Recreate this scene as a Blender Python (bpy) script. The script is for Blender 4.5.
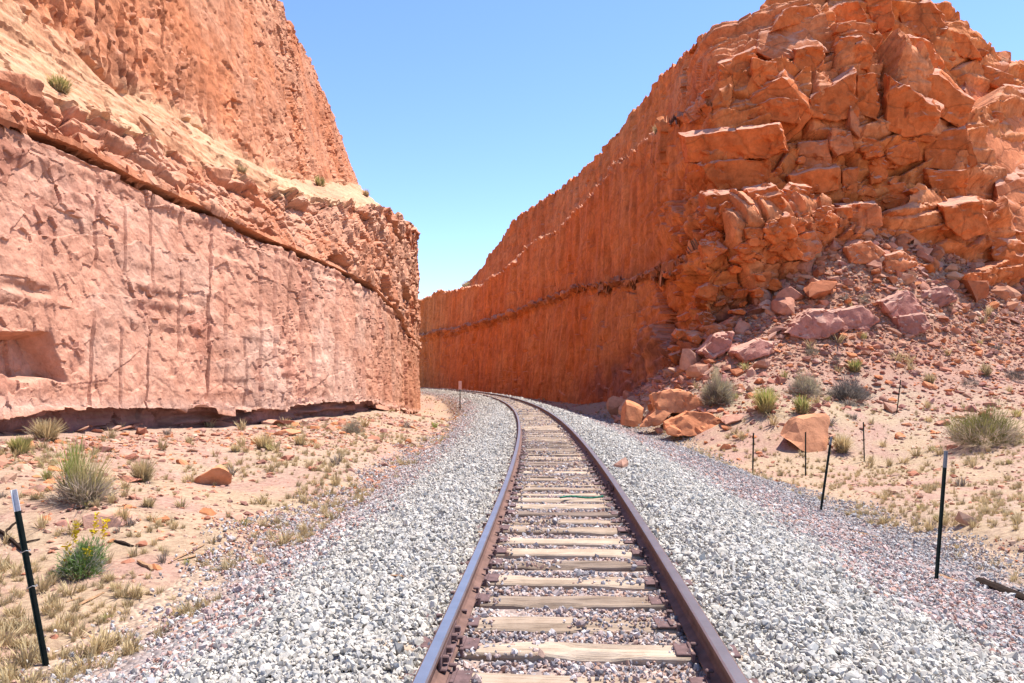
import bpy, bmesh, math, random
import numpy as np
from mathutils import Vector, Matrix

for o in list(bpy.data.objects):
    bpy.data.objects.remove(o)
SC = bpy.context.scene
C = SC.collection

# ------------------------------------------------------------------ camera, world, sun, exposure
F, CX, CY = 740.0, 512.0, 341.5
CAMZ = 1.58                       # eye above the tie tops (z = 0)
PITCH = math.radians(2.98)
cam = bpy.data.cameras.new('camera')
cam.sensor_width = 36.0
cam.lens = F / 1024 * 36.0
cam.clip_start = 0.05
cam.clip_end = 12000
cam_ob = bpy.data.objects.new('camera', cam)
C.objects.link(cam_ob)
cam_ob.location = (0, 0, CAMZ)
cam_ob.rotation_euler = (math.pi / 2 + PITCH, 0, 0)
SC.camera = cam_ob

SUN_EL, SUN_AZ = math.radians(66), math.radians(60)     # azimuth from +y (ahead) towards +x (right)
world = bpy.data.worlds.new('World')
SC.world = world
world.use_nodes = True
wn = world.node_tree
wn.nodes.clear()
sky = wn.nodes.new('ShaderNodeTexSky')
sky.sky_type = 'NISHITA'
sky.sun_disc = False
sky.sun_elevation = SUN_EL
sky.sun_rotation = SUN_AZ
sky.altitude = 1400
sky.air_density = 1.0
sky.dust_density = 0.25
sky.ozone_density = 2.0
bg = wn.nodes.new('ShaderNodeBackground')
bg.inputs['Strength'].default_value = 0.15
wo = wn.nodes.new('ShaderNodeOutputWorld')
hsv = wn.nodes.new('ShaderNodeHueSaturation')
hsv.inputs['Saturation'].default_value = 1.12
hsv.inputs['Value'].default_value = 0.88
hsv.inputs['Hue'].default_value = 0.508
wn.links.new(sky.outputs[0], hsv.inputs['Color'])
wn.links.new(hsv.outputs[0], bg.inputs[0])
wn.links.new(bg.outputs[0], wo.inputs[0])

sun = bpy.data.lights.new('sun', 'SUN')
sun.energy = 4.2
sun.angle = math.radians(0.53)
sun.color = (1.0, 0.95, 0.88)
sun_ob = bpy.data.objects.new('sun', sun)
C.objects.link(sun_ob)
SDIR = Vector((math.sin(SUN_AZ) * math.cos(SUN_EL), math.cos(SUN_AZ) * math.cos(SUN_EL), math.sin(SUN_EL)))
sun_ob.rotation_euler = SDIR.to_track_quat('Z', 'Y').to_euler()

SC.view_settings.view_transform = 'Standard'
SC.view_settings.look = 'None'
SC.view_settings.gamma = 1.0
SC.view_settings.use_curve_mapping = False
SC.view_settings.exposure = 1.2

# ------------------------------------------------------------------ numbers
rng = np.random.default_rng(7)
random.seed(7)
cp, sp = math.cos(PITCH), math.sin(PITCH)


def P(px, py, d):
    """The point at forward distance d that stands at a pixel of the photograph."""
    px, py, d = np.asarray(px, float), np.asarray(py, float), np.asarray(d, float)
    a, b = (px - CX) / F, (CY - py) / F
    dy, dz = cp - b * sp, sp + b * cp
    t = d / dy
    return np.stack(np.broadcast_arrays(a * t, d, CAMZ + dz * t), -1)


def project(p):
    x, y, z = p[..., 0], p[..., 1], p[..., 2] - CAMZ
    w = y * cp + z * sp
    w = np.where(w > 0.05, w, 0.05)
    return CX + F * x / w, CY - F * (z * cp - y * sp) / w


TAB = rng.random((64, 64, 64)).astype(np.float32)
JIT = rng.random((32, 32, 32, 7)).astype(np.float32)


def vnoise(p, s=0):
    p = np.asarray(p, np.float32) + np.float32(s * 17.31 + 200.0)
    i = np.floor(p).astype(np.int32)
    f = p - i
    f = f * f * f * (f * (f * 6 - 15) + 10)
    x0, y0, z0 = i[..., 0] & 63, i[..., 1] & 63, i[..., 2] & 63
    x1, y1, z1 = (x0 + 1) & 63, (y0 + 1) & 63, (z0 + 1) & 63
    fx, fy, fz = f[..., 0], f[..., 1], f[..., 2]
    a = TAB[x0, y0, z0] * (1 - fx) + TAB[x1, y0, z0] * fx
    b = TAB[x0, y1, z0] * (1 - fx) + TAB[x1, y1, z0] * fx
    c = TAB[x0, y0, z1] * (1 - fx) + TAB[x1, y0, z1] * fx
    e = TAB[x0, y1, z1] * (1 - fx) + TAB[x1, y1, z1] * fx
    a = a * (1 - fy) + b * fy
    c = c * (1 - fy) + e * fy
    return (a * (1 - fz) + c * fz) * 2 - 1


def fbm(p, octv=4, s=0, gain=0.5):
    r, a, t = 0, 1.0, 0
    p = np.asarray(p, np.float32)
    for k in range(octv):
        r = r + a * vnoise(p * (2.03 ** k), s + k * 3)
        t += a
        a *= gain
    return r / t


def ridged(p, octv=4, s=0):
    r, a, t = 0, 1.0, 0
    for k in range(octv):
        r = r + a * (1 - 2 * np.abs(vnoise(p * (2.1 ** k), s + k * 5)))
        t += a
        a *= 0.5
    return r / t


def facets(p, s=0, tilt=2.2, up=0.0):
    """Fractured rock: every Voronoi cell is a tilted plane at its own level. Returns height (about -1..1), crack closeness, cell random."""
    p = np.asarray(p, np.float32) + np.float32(s * 7.77 + 100.0)
    base = np.floor(p - 0.5).astype(np.int32)
    n = p.shape[:-1]
    f1 = np.full(n, 9.0, np.float32)
    f2 = np.full(n, 9.0, np.float32)
    h = np.zeros(n, np.float32)
    cr = np.zeros(n, np.float32)
    for dx in (0, 1):
        for dy in (0, 1):
            for dz in (0, 1):
                i = base + np.array([dx, dy, dz], np.int32)
                j = JIT[i[..., 0] & 31, i[..., 1] & 31, i[..., 2] & 31]
                c = i + 0.5 + (j[..., :3] - 0.5) * 0.8
                v = p - c
                q = (v * v).sum(-1)
                hh = (j[..., 3] - 0.5) * 1.3 + (v * (j[..., 4:7] - 0.5)).sum(-1) * tilt + v[..., 2] * up
                m = q < f1
                f2 = np.where(m, f1, np.minimum(f2, q))
                h = np.where(m, hh, h)
                cr = np.where(m, j[..., 3], cr)
                f1 = np.where(m, q, f1)
    edge = np.sqrt(f2) - np.sqrt(f1)
    return h, edge, cr


def sstep(a, b, x):
    t = np.clip((np.asarray(x, float) - a) / (b - a), 0, 1)
    return t * t * (3 - 2 * t)


def interp(x, pts):
    pts = sorted(pts)
    return np.interp(x, [q[0] for q in pts], [q[1] for q in pts])


def track_x(d):
    d = np.asarray(d, float)
    return 0.0866 + 0.071 * d - 0.0014 * d * d


def track_slope(d):
    return 0.071 - 0.0028 * np.asarray(d, float)


# ------------------------------------------------------------------ object helpers
def tag(o, label=None, cat=None, group=None, kind=None):
    if label:
        o['label'] = label
    if cat:
        o['category'] = cat
    if group:
        o['group'] = group
    if kind:
        o['kind'] = kind
    return o


def link(name, me, mat=None, parent=None):
    o = bpy.data.objects.new(name, me)
    C.objects.link(o)
    if mat is not None and me is not None and not me.materials:
        for m in (mat if isinstance(mat, (list, tuple)) else [mat]):
            me.materials.append(m)
    if parent:
        o.parent = parent
    return o


def empty(name, loc, rz=0):
    o = bpy.data.objects.new(name, None)
    C.objects.link(o)
    o.location = loc
    o.rotation_euler = (0, 0, rz)
    o.empty_display_size = 0.2
    return o


def mesh_np(name, verts, faces, tint=None, smooth=True, extra=None):
    verts = np.asarray(verts, np.float32).reshape(-1, 3)
    faces = np.asarray(faces, np.int32)
    k = faces.shape[1]
    me = bpy.data.meshes.new(name)
    me.vertices.add(len(verts))
    me.vertices.foreach_set('co', verts.ravel())
    me.loops.add(faces.size)
    me.loops.foreach_set('vertex_index', faces.ravel())
    me.polygons.add(len(faces))
    me.polygons.foreach_set('loop_start', np.arange(0, faces.size, k, dtype=np.int32))
    me.polygons.foreach_set('use_smooth', np.full(len(faces), smooth))
    if tint is not None:
        a = me.attributes.new('tint', 'FLOAT_COLOR', 'POINT')
        t = np.ones((len(verts), 4), np.float32)
        t[:, :3] = np.asarray(tint, np.float32).reshape(-1, 3)
        a.data.foreach_set('color', t.ravel())
    me.update(calc_edges=True)
    me.validate()
    return me


def grid_faces(nr, nc, flip=False, wrap=False):
    r = np.arange(nr - 1)[:, None]
    c = np.arange(nc if wrap else nc - 1)[None, :]
    c1 = (c + 1) % nc
    a, b, e, f = r * nc + c, r * nc + c1, (r + 1) * nc + c1, (r + 1) * nc + c
    q = np.stack([a, b, e, f] if not flip else [a, f, e, b], -1).reshape(-1, 4)
    return q


def bm_mesh(bm, name, smooth=False):
    me = bpy.data.meshes.new(name)
    bm.normal_update()
    bm.to_mesh(me)
    bm.free()
    for p in me.polygons:
        p.use_smooth = smooth
    return me


# ------------------------------------------------------------------ materials
def node_mat(name, rough=0.9):
    m = bpy.data.materials.new(name)
    m.use_nodes = True
    nt = m.node_tree
    b = nt.nodes['Principled BSDF']
    b.inputs['Roughness'].default_value = rough
    b.inputs['Specular IOR Level'].default_value = 0.15
    return m, nt, b


def N(nt, kind, **kw):
    n = nt.nodes.new(kind)
    for k, v in kw.items():
        if k in n.inputs:
            n.inputs[k].default_value = v
        else:
            setattr(n, k, v)
    return n


def noise(nt, scale, detail=5, rough=0.6, vec=None):
    n = N(nt, 'ShaderNodeTexNoise')
    n.inputs['Scale'].default_value = scale
    n.inputs['Detail'].default_value = detail
    n.inputs['Roughness'].default_value = rough
    if vec is not None:
        nt.links.new(vec, n.inputs['Vector'])
    return n


def ramp(nt, src, stops):
    r = N(nt, 'ShaderNodeValToRGB')
    el = r.color_ramp.elements
    while len(el) < len(stops):
        el.new(0.5)
    for e, (p, c) in zip(el, stops):
        e.position = p
        e.color = (c[0], c[1], c[2], 1)
    nt.links.new(src, r.inputs[0])
    return r


def mix(nt, mode, fac, a, b):
    m = N(nt, 'ShaderNodeMix', data_type='RGBA', blend_type=mode)
    for s, v in ((0, fac), (6, a), (7, b)):
        if hasattr(v, 'is_linked'):
            nt.links.new(v, m.inputs[s])
        elif isinstance(v, (int, float)):
            m.inputs[s].default_value = v
        else:
            m.inputs[s].default_value = (v[0], v[1], v[2], 1)
    return m.outputs[2]


def bump(nt, b, height, strength, dist, prev=None):
    n = N(nt, 'ShaderNodeBump')
    n.inputs['Strength'].default_value = strength
    n.inputs['Distance'].default_value = dist
    nt.links.new(height, n.inputs['Height'])
    if prev is not None:
        nt.links.new(prev, n.inputs['Normal'])
    nt.links.new(n.outputs[0], b.inputs['Normal'])
    return n.outputs[0]


def tint_out(nt, kind='GEOMETRY', name='tint'):
    a = N(nt, 'ShaderNodeAttribute')
    a.attribute_type = kind
    a.attribute_name = name
    return a.outputs['Color']


def rock_material(name, streak=False, chip=2.5, cs=0.45, dust=0.3, crack=0.22, cd=0.16):  # dust: strength of the sunlit paleness painted onto upward-facing rock
    m, nt, b = node_mat(name, 0.92)
    geo = N(nt, 'ShaderNodeNewGeometry')
    pos = geo.outputs['Position']
    col = tint_out(nt)
    n1 = noise(nt, 0.55, 6, 0.65, pos)
    r1 = ramp(nt, n1.outputs[0], [(0.3, (0.72, 0.68, 0.66)), (0.52, (1, 1, 1)), (0.72, (1.16, 1.18, 1.2))])
    col = mix(nt, 'MULTIPLY', 1.0, col, r1.outputs[0])
    n2 = noise(nt, 5.0, 6, 0.7, pos)
    r2 = ramp(nt, n2.outputs[0], [(0.28, (0.7, 0.66, 0.64)), (0.5, (1, 1, 1)), (0.75, (1.15, 1.15, 1.15))])
    col = mix(nt, 'MULTIPLY', 0.8, col, r2.outputs[0])
    # desert varnish running down the face
    mp = N(nt, 'ShaderNodeMapping')
    mp.inputs['Scale'].default_value = (1.6, 1.6, 0.07)
    nt.links.new(pos, mp.inputs['Vector'])
    n3 = noise(nt, 1.0, 5, 0.65, mp.outputs[0])
    r3 = ramp(nt, n3.outputs[0], [(0.42, (1, 1, 1)), (0.66, (0.5, 0.4, 0.38))])
    col = mix(nt, 'MULTIPLY', 0.5 if streak else 0.3, col, r3.outputs[0])
    nt.links.new(col, b.inputs['Base Color'])
    nb = noise(nt, 2.6, 8, 0.7, pos)
    o = bump(nt, b, nb.outputs[0], 0.6, 0.14)
    dv = N(nt, 'ShaderNodeVectorMath', operation='MULTIPLY_ADD')
    nd = noise(nt, 3.0, 4, 0.6, pos)
    nt.links.new(nd.outputs['Color'], dv.inputs[0])
    dv.inputs[1].default_value = (0.5, 0.5, 0.5)
    nt.links.new(pos, dv.inputs[2])
    vo = N(nt, 'ShaderNodeTexVoronoi')
    vo.inputs['Scale'].default_value = chip
    nt.links.new(dv.outputs[0], vo.inputs['Vector'])
    sp_ = N(nt, 'ShaderNodeSeparateColor')
    nt.links.new(vo.outputs['Color'], sp_.inputs[0])
    o = bump(nt, b, sp_.outputs[0], cs, 0.5 / chip / 2, o)
    nc = noise(nt, 14.0, 6, 0.7, pos)
    bump(nt, b, nc.outputs[0], 0.55, 0.035, o)
    dc = N(nt, 'ShaderNodeVectorMath', operation='MULTIPLY_ADD')
    nd2 = noise(nt, 0.7, 3, 0.5, pos)
    nt.links.new(nd2.outputs['Color'], dc.inputs[0])
    dc.inputs[1].default_value = (0.9, 0.9, 0.9)
    nt.links.new(pos, dc.inputs[2])
    mc = N(nt, 'ShaderNodeMapping')
    mc.inputs['Scale'].default_value = (1.0, 1.0, 1.5)
    mc.inputs['Rotation'].default_value = (0.1, 0.35, 0.2)
    nt.links.new(dc.outputs[0], mc.inputs['Vector'])
    vc = N(nt, 'ShaderNodeTexVoronoi', feature='DISTANCE_TO_EDGE')
    vc.inputs['Scale'].default_value = crack
    nt.links.new(mc.outputs[0], vc.inputs['Vector'])
    rc = ramp(nt, vc.outputs['Distance'], [(0.0, (0, 0, 0)), (0.03, (1, 1, 1))])
    col = mix(nt, 'MULTIPLY', cd, col, rc.outputs[0])
    bl = [n_ for n_ in nt.nodes if n_.bl_idname == 'ShaderNodeBump'][-1]
    bump(nt, b, rc.outputs[0], min(1.0, cd * 1.6), 0.12, bl.outputs[0])
    rv = ramp(nt, sp_.outputs[1], [(0.0, (0.84, 0.80, 0.78)), (0.5, (1, 1, 1)), (1.0, (1.08, 1.09, 1.1))])
    col = mix(nt, 'MULTIPLY', 0.8, col, rv.outputs[0])
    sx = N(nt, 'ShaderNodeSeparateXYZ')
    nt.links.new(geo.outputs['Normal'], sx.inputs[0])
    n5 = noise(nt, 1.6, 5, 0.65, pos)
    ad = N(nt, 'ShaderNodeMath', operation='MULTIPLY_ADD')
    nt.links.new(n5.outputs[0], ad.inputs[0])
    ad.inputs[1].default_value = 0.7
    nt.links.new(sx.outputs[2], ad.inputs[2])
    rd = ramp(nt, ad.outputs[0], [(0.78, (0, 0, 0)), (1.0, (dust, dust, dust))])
    col = mix(nt, 'MIX', rd.outputs[0], col, (0.60, 0.36, 0.26))  # sunlit paleness painted onto upward-facing rock, broken up by noise
    nt.links.new(col, b.inputs['Base Color'])
    return m


def obj_rock_material(name, c0, c1, c2):
    """Loose rock: every stone its own shade, with grain and dusty tops of the stone's own colour."""
    m, nt, b = node_mat(name, 0.92)
    oi = N(nt, 'ShaderNodeObjectInfo')
    r = ramp(nt, oi.outputs['Random'], [(0.0, c0), (0.5, c1), (1.0, c2)])
    tc = N(nt, 'ShaderNodeTexCoord')
    geo = N(nt, 'ShaderNodeNewGeometry')
    n1 = noise(nt, 3.0, 6, 0.7, geo.outputs['Position'])
    r1 = ramp(nt, n1.outputs[0], [(0.3, (0.68, 0.64, 0.62)), (0.52, (1, 1, 1)), (0.75, (1.2, 1.2, 1.2))])
    col = mix(nt, 'MULTIPLY', 1.0, r.outputs[0], r1.outputs[0])
    nt.links.new(col, b.inputs['Base Color'])
    nb = noise(nt, 5.0, 8, 0.7, geo.outputs['Position'])
    o = bump(nt, b, nb.outputs[0], 0.5, 0.06)
    nc = noise(nt, 30.0, 4, 0.7, geo.outputs['Position'])
    bump(nt, b, nc.outputs[0], 0.4, 0.012, o)
    return m


def inst_material(name, rough=0.85, grain=60.0, sheen=False):
    m, nt, b = node_mat(name, rough)
    col = tint_out(nt, 'INSTANCER', 'gcol')
    tc = N(nt, 'ShaderNodeTexCoord')
    n1 = noise(nt, 3.0, 4, 0.7, tc.outputs['Object'])
    r1 = ramp(nt, n1.outputs[0], [(0.3, (0.78, 0.77, 0.76)), (0.55, (1, 1, 1)), (0.8, (1.15, 1.15, 1.15))])
    col = mix(nt, 'MULTIPLY', 1.0, col, r1.outputs[0])
    nt.links.new(col, b.inputs['Base Color'])
    return m


def plain(name, color, rough=0.8, metal=0.0, var=0.25, scale=12.0):
    m, nt, b = node_mat(name, rough)
    b.inputs['Metallic'].default_value = metal
    geo = N(nt, 'ShaderNodeNewGeometry')
    n1 = noise(nt, scale, 5, 0.65, geo.outputs['Position'])
    lo, hi = 1 - var, 1 + var
    r1 = ramp(nt, n1.outputs[0], [(0.3, (lo, lo, lo)), (0.7, (hi, hi, hi))])
    col = mix(nt, 'MULTIPLY', 1.0, color, r1.outputs[0])
    nt.links.new(col, b.inputs['Base Color'])
    bump(nt, b, n1.outputs[0], 0.3, 0.01)
    return m


def leaf_material(name):
    m, nt, b = node_mat(name, 0.75)
    col = tint_out(nt)
    oi = N(nt, 'ShaderNodeObjectInfo')
    r = ramp(nt, oi.outputs['Random'], [(0, (0.8, 0.8, 0.8)), (1, (1.2, 1.17, 1.1))])
    col = mix(nt, 'MULTIPLY', 1.0, col, r.outputs[0])
    nt.links.new(col, b.inputs['Base Color'])
    b.inputs['Transmission Weight'].default_value = 0.0
    tr = N(nt, 'ShaderNodeBsdfTranslucent')
    nt.links.new(col, tr.inputs[0])
    ms = N(nt, 'ShaderNodeMixShader')
    ms.inputs[0].default_value = 0.3
    out = nt.nodes['Material Output']
    nt.links.new(b.outputs[0], ms.inputs[1])
    nt.links.new(tr.outputs[0], ms.inputs[2])
    nt.links.new(ms.outputs[0], out.inputs[0])
    return m


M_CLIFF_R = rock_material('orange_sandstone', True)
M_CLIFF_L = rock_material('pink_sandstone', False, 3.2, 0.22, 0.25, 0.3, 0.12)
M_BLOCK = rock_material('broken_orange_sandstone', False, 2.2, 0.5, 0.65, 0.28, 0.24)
M_ROCK = obj_rock_material('loose_orange_rock', (0.36, 0.12, 0.055), (0.45, 0.18, 0.09), (0.52, 0.27, 0.17))
M_ROCKP = obj_rock_material('loose_pink_rock', (0.40, 0.165, 0.105), (0.46, 0.215, 0.14), (0.50, 0.29, 0.205))
M_ROCKO = obj_rock_material('fresh_orange_rock', (0.54, 0.20, 0.09), (0.57, 0.23, 0.11), (0.58, 0.26, 0.135))
M_GRAVEL = inst_material('ballast_stone')
M_CHIP = inst_material('rubble_chip')
M_LEAF = leaf_material('dry_leaf')
M_RUST = plain('rusted_rail_steel', (0.16, 0.09, 0.07), 0.7, 0.2, 0.3, 9.0)
M_STEEL = plain('polished_rail_steel', (0.42, 0.40, 0.40), 0.33, 0.9, 0.12, 5.0)
M_PLATE = plain('rusted_plate_steel', (0.14, 0.085, 0.08), 0.75, 0.2, 0.35, 20.0)
M_POST = plain('dark_green_post_paint', (0.014, 0.022, 0.018), 0.5, 0.0, 0.3, 20.0)
M_POSTTOP = plain('white_post_paint', (0.5, 0.5, 0.53), 0.6, 0.0, 0.15, 20.0)
M_POSTGREY = plain('grey_post_paint', (0.22, 0.22, 0.23), 0.6, 0.0, 0.2, 20.0)
M_WIRE = plain('galvanised_wire', (0.45, 0.45, 0.45), 0.4, 0.8, 0.2, 20.0)
M_STICK = plain('weathered_brown_wood', (0.30, 0.17, 0.09), 0.85, 0.0, 0.4, 25.0)
M_BARK = plain('dark_bark', (0.025, 0.014, 0.009), 0.9, 0.0, 0.5, 18.0)
M_GREEN = plain('green_plastic', (0.03, 0.17, 0.10), 0.6, 0.0, 0.15, 20.0)
M_SIGN = plain('salmon_sign_paint', (0.75, 0.42, 0.34), 0.6, 0.0, 0.15, 10.0)

# ------------------------------------------------------------------ ground height
LX = [(3, -9.9), (9, -9.9), (13.9, -9.6), (16.6, -9.4), (18.6, -9.15), (21.3, -8.75), (25, -8.05), (29.7, -7.55), (33, -7.25),
      (39, -7.2), (50, -7.55), (59.6, -8.05), (70, -8.7)]


def left_x(d):
    d = np.asarray(d, float)
    return np.where(d <= 70, interp(d, LX), track_x(d) - 7.0 + 0.16 * np.exp(-(d - 70) / 10) )


ctl = []
for (px, py, d) in [(43, 658, 5.5), (0, 600, 6.9), (0, 540, 8.7), (85, 575, 7.5), (85, 497, 10), (0, 480, 10.6), (205, 484, 13), (0, 440, 13.6),
                    (100, 436, 16.6), (180, 430, 19.8), (256, 426, 23.6), (330, 419, 29.8), (380, 411, 39.8), (400, 415, 48),
                    (418, 412, 68), (300, 470, 15), (350, 430, 24), (400, 440, 24.5), (260, 510, 11.2), (440, 401, 90), (440, 420, 44),
                    # right of the track
                    (1024, 560, 9), (940, 571, 8.8), (1024, 500, 14), (825, 514, 14), (753, 482, 21), (863, 462, 26), (700, 440, 29),
                    (640, 428, 36), (900, 440, 28), (985, 442, 25), (1024, 400, 33), (898, 413, 31), (850, 395, 33), (800, 412, 29.5),
                    (750, 400, 32), (700, 400, 34), (660, 428, 32), (800, 360, 36), (900, 350, 37), (1000, 350, 40), (690, 362, 40),
                    (730, 325, 41.5), (760, 300, 42.5), (800, 262, 43), (860, 228, 44), (930, 245, 45.5), (1000, 272, 48.5), (850, 300, 40.3),
                    (950, 300, 42.5), (1024, 300, 46.5), (650, 387, 44), (615, 408, 55), (580, 404.5, 73), (540, 398.5, 97), (500, 394, 116),
                    (1150, 380, 36), (1150, 300, 50), (1150, 480, 16)]:
    ctl.append(P(px, py, d))
ctl += [np.array(q, float) for q in [(-9, 3, 0.1), (-5, 2, -.5), (6, 2, -.75), (12, 4, -.7), (-14, 10, 1.2), (9, 65, 0.0), (12, 55, 2.0), (20, 60, 7.0),
                                     (36, 62, 7.5), (-12, 40, 0.2), (-14, 75, -1.2)]]
ctl = np.array(ctl)


def _phi(r2):
    return 0.5 * r2 * np.log(r2 + 1e-9)


def _fit():
    xy = ctl[:, :2]
    n = len(xy)
    K = _phi(((xy[:, None] - xy[None]) ** 2).sum(-1)) + np.eye(n) * 0.25
    Q = np.c_[np.ones(n), xy]
    A = np.zeros((n + 3, n + 3))
    A[:n, :n], A[:n, n:], A[n:, :n] = K, Q, Q.T
    return np.linalg.solve(A, np.r_[ctl[:, 2], 0, 0, 0])


_W = _fit()


def field(x, y):
    x, y = np.broadcast_arrays(np.asarray(x, float), np.asarray(y, float))
    xc, yc = np.clip(x, -24, 40), np.clip(y, 0, 120)
    out = _W[-3] + _W[-2] * xc + _W[-1] * yc
    for (cx_, cy_, _), w in zip(ctl, _W[:-3]):
        out = out + w * _phi((xc - cx_) ** 2 + (yc - cy_) ** 2)
    far = np.hypot(x - xc, y - yc)
    return out * (1 - sstep(0, 25, far)) - 1.5 * sstep(0, 25, far)


PROF = [(-9, -0.85), (-4.2, -0.62), (-3.6, -0.52), (-3.0, -0.40), (-2.3, -0.16), (-1.75, 0.0), (-1.3, 0.03), (-0.75, 0.0), (-0.6, -0.026), (0.6, -0.026), (0.75, 0.0),
        (1.3, 0.03), (1.75, 0.0), (2.5, -0.22), (3.4, -0.52), (4.6, -0.82), (6.0, -1.0), (7.5, -1.15), (9, -1.2)]


def profile(off):
    return interp(off, PROF)


def ground_base(x, y):
    """Terrain without the ballast, and the weight of the ballast shoulder."""
    off = x - track_x(y)
    g = field(x, y)
    wl = sstep(3.2, 4.4, -off)
    wr = sstep(5.0, 7.0, off)
    w = np.where(off < 0, wl, wr)
    return profile(off) * (1 - w) + g * w, 1 - w


def ground_z(x, y, sunk=True):
    x, y = np.asarray(x, float), np.asarray(y, float)
    z, b = ground_base(x, y)
    p = np.stack(np.broadcast_arrays(x, y, 0 * x), -1)
    r = 0.10 * fbm(p * 0.35, 3, 41) + 0.035 * fbm(p * 1.7, 3, 44) + 0.014 * fbm(p * 7, 2, 47)
    rise = sstep(0.3, 3.5, z)
    r = r * (1 + 1.6 * rise) + rise * 0.14 * ridged(p * 0.8, 3, 52)
    z = z + r * (1 - 0.85 * b)
    if sunk:
        z = z - 0.10 * sstep(0.15, 0.6, b)
    return z


def on_ground(px, py, dmin=3.0, dmax=75.0):
    """Where the ray through a pixel first meets the terrain (or the ballast)."""
    d = np.arange(dmin, dmax, 0.05)
    q = P(np.full_like(d, px), np.full_like(d, py), d)
    z = ground_z(q[:, 0], q[:, 1], False)
    k = np.nonzero(q[:, 2] <= z)[0]
    i = int(k[0]) if len(k) else len(d) - 1
    return q[i, 0], q[i, 1], float(z[i]), d[i]

# ------------------------------------------------------------------ ground sheet
def build_ground():
    ang = np.concatenate([np.linspace(-180, -44, 34, endpoint=False), np.linspace(-44, 44, 520), np.linspace(44, 180, 34, endpoint=False)[1:]])
    ang = np.radians(ang)
    rad = np.concatenate([[0.6], np.geomspace(2.2, 75, 430), np.geomspace(80, 4000, 24)])
    R, A = np.meshgrid(rad, ang, indexing='ij')
    x, y = R * np.sin(A), R * np.cos(A)
    z = ground_z(x, y)
    v = np.stack([x, y, z], -1)
    p = np.stack([x, y, z], -1)
    n1 = fbm(p * 0.25, 4, 61)
    n2 = fbm(p * 1.1, 4, 66)
    sand = np.array([0.37, 0.265, 0.19])
    straw = np.array([0.375, 0.275, 0.172])
    pink = np.array([0.36, 0.22, 0.165])
    red = np.array([0.39, 0.18, 0.105])
    off = x - track_x(y)
    k = sstep(-0.25, 0.35, n1 + 0.5 * n2)[..., None]
    col = pink * (1 - k) + sand * k
    st = (sstep(-0.25, 0.35, n2 - 0.4 * n1 + 0.12) * (1 - sstep(0.3, 1.6, z)))[..., None]
    col = col * (1 - 0.75 * st) + straw * 0.75 * st
    up = (sstep(0.6, 4, z) * 0.75 * (off > 0))[..., None]
    col = col * (1 - up) + red * up
    pl = (sstep(-0.3, 0.7, z) * (off < 0) * 0.75)[..., None]
    col = col * (1 - pl) + pink * pl
    m, nt, b = node_mat('pale_pink_sand', 0.95)
    geo = N(nt, 'ShaderNodeNewGeometry')
    c = tint_out(nt)
    a1 = noise(nt, 9.0, 7, 0.72, geo.outputs['Position'])
    r1 = ramp(nt, a1.outputs[0], [(0.3, (0.66, 0.62, 0.6)), (0.5, (1, 1, 1)), (0.72, (1.2, 1.2, 1.2))])
    c = mix(nt, 'MULTIPLY', 1.0, c, r1.outputs[0])
    a2 = N(nt, 'ShaderNodeTexVoronoi')
    a2.inputs['Scale'].default_value = 22.0
    nt.links.new(geo.outputs['Position'], a2.inputs['Vector'])
    r2 = ramp(nt, a2.outputs['Color'], [(0.2, (0.7, 0.66, 0.66)), (0.6, (1, 1, 1)), (0.9, (1.12, 1.1, 1.1))])
    c = mix(nt, 'MULTIPLY', 0.6, c, r2.outputs[0])
    nt.links.new(c, b.inputs['Base Color'])
    o = bump(nt, b, a1.outputs[0], 0.6, 0.05)
    a3 = noise(nt, 45.0, 4, 0.7, geo.outputs['Position'])
    bump(nt, b, a3.outputs[0], 0.6, 0.015, o)
    nr, nc = R.shape
    me = mesh_np('ground', v, grid_faces(nr, nc, flip=True, wrap=True), col)
    tag(link('ground', me, m), 'pale pink sandy ground rising to the cliffs on both sides', kind='structure')


build_ground()


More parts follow.
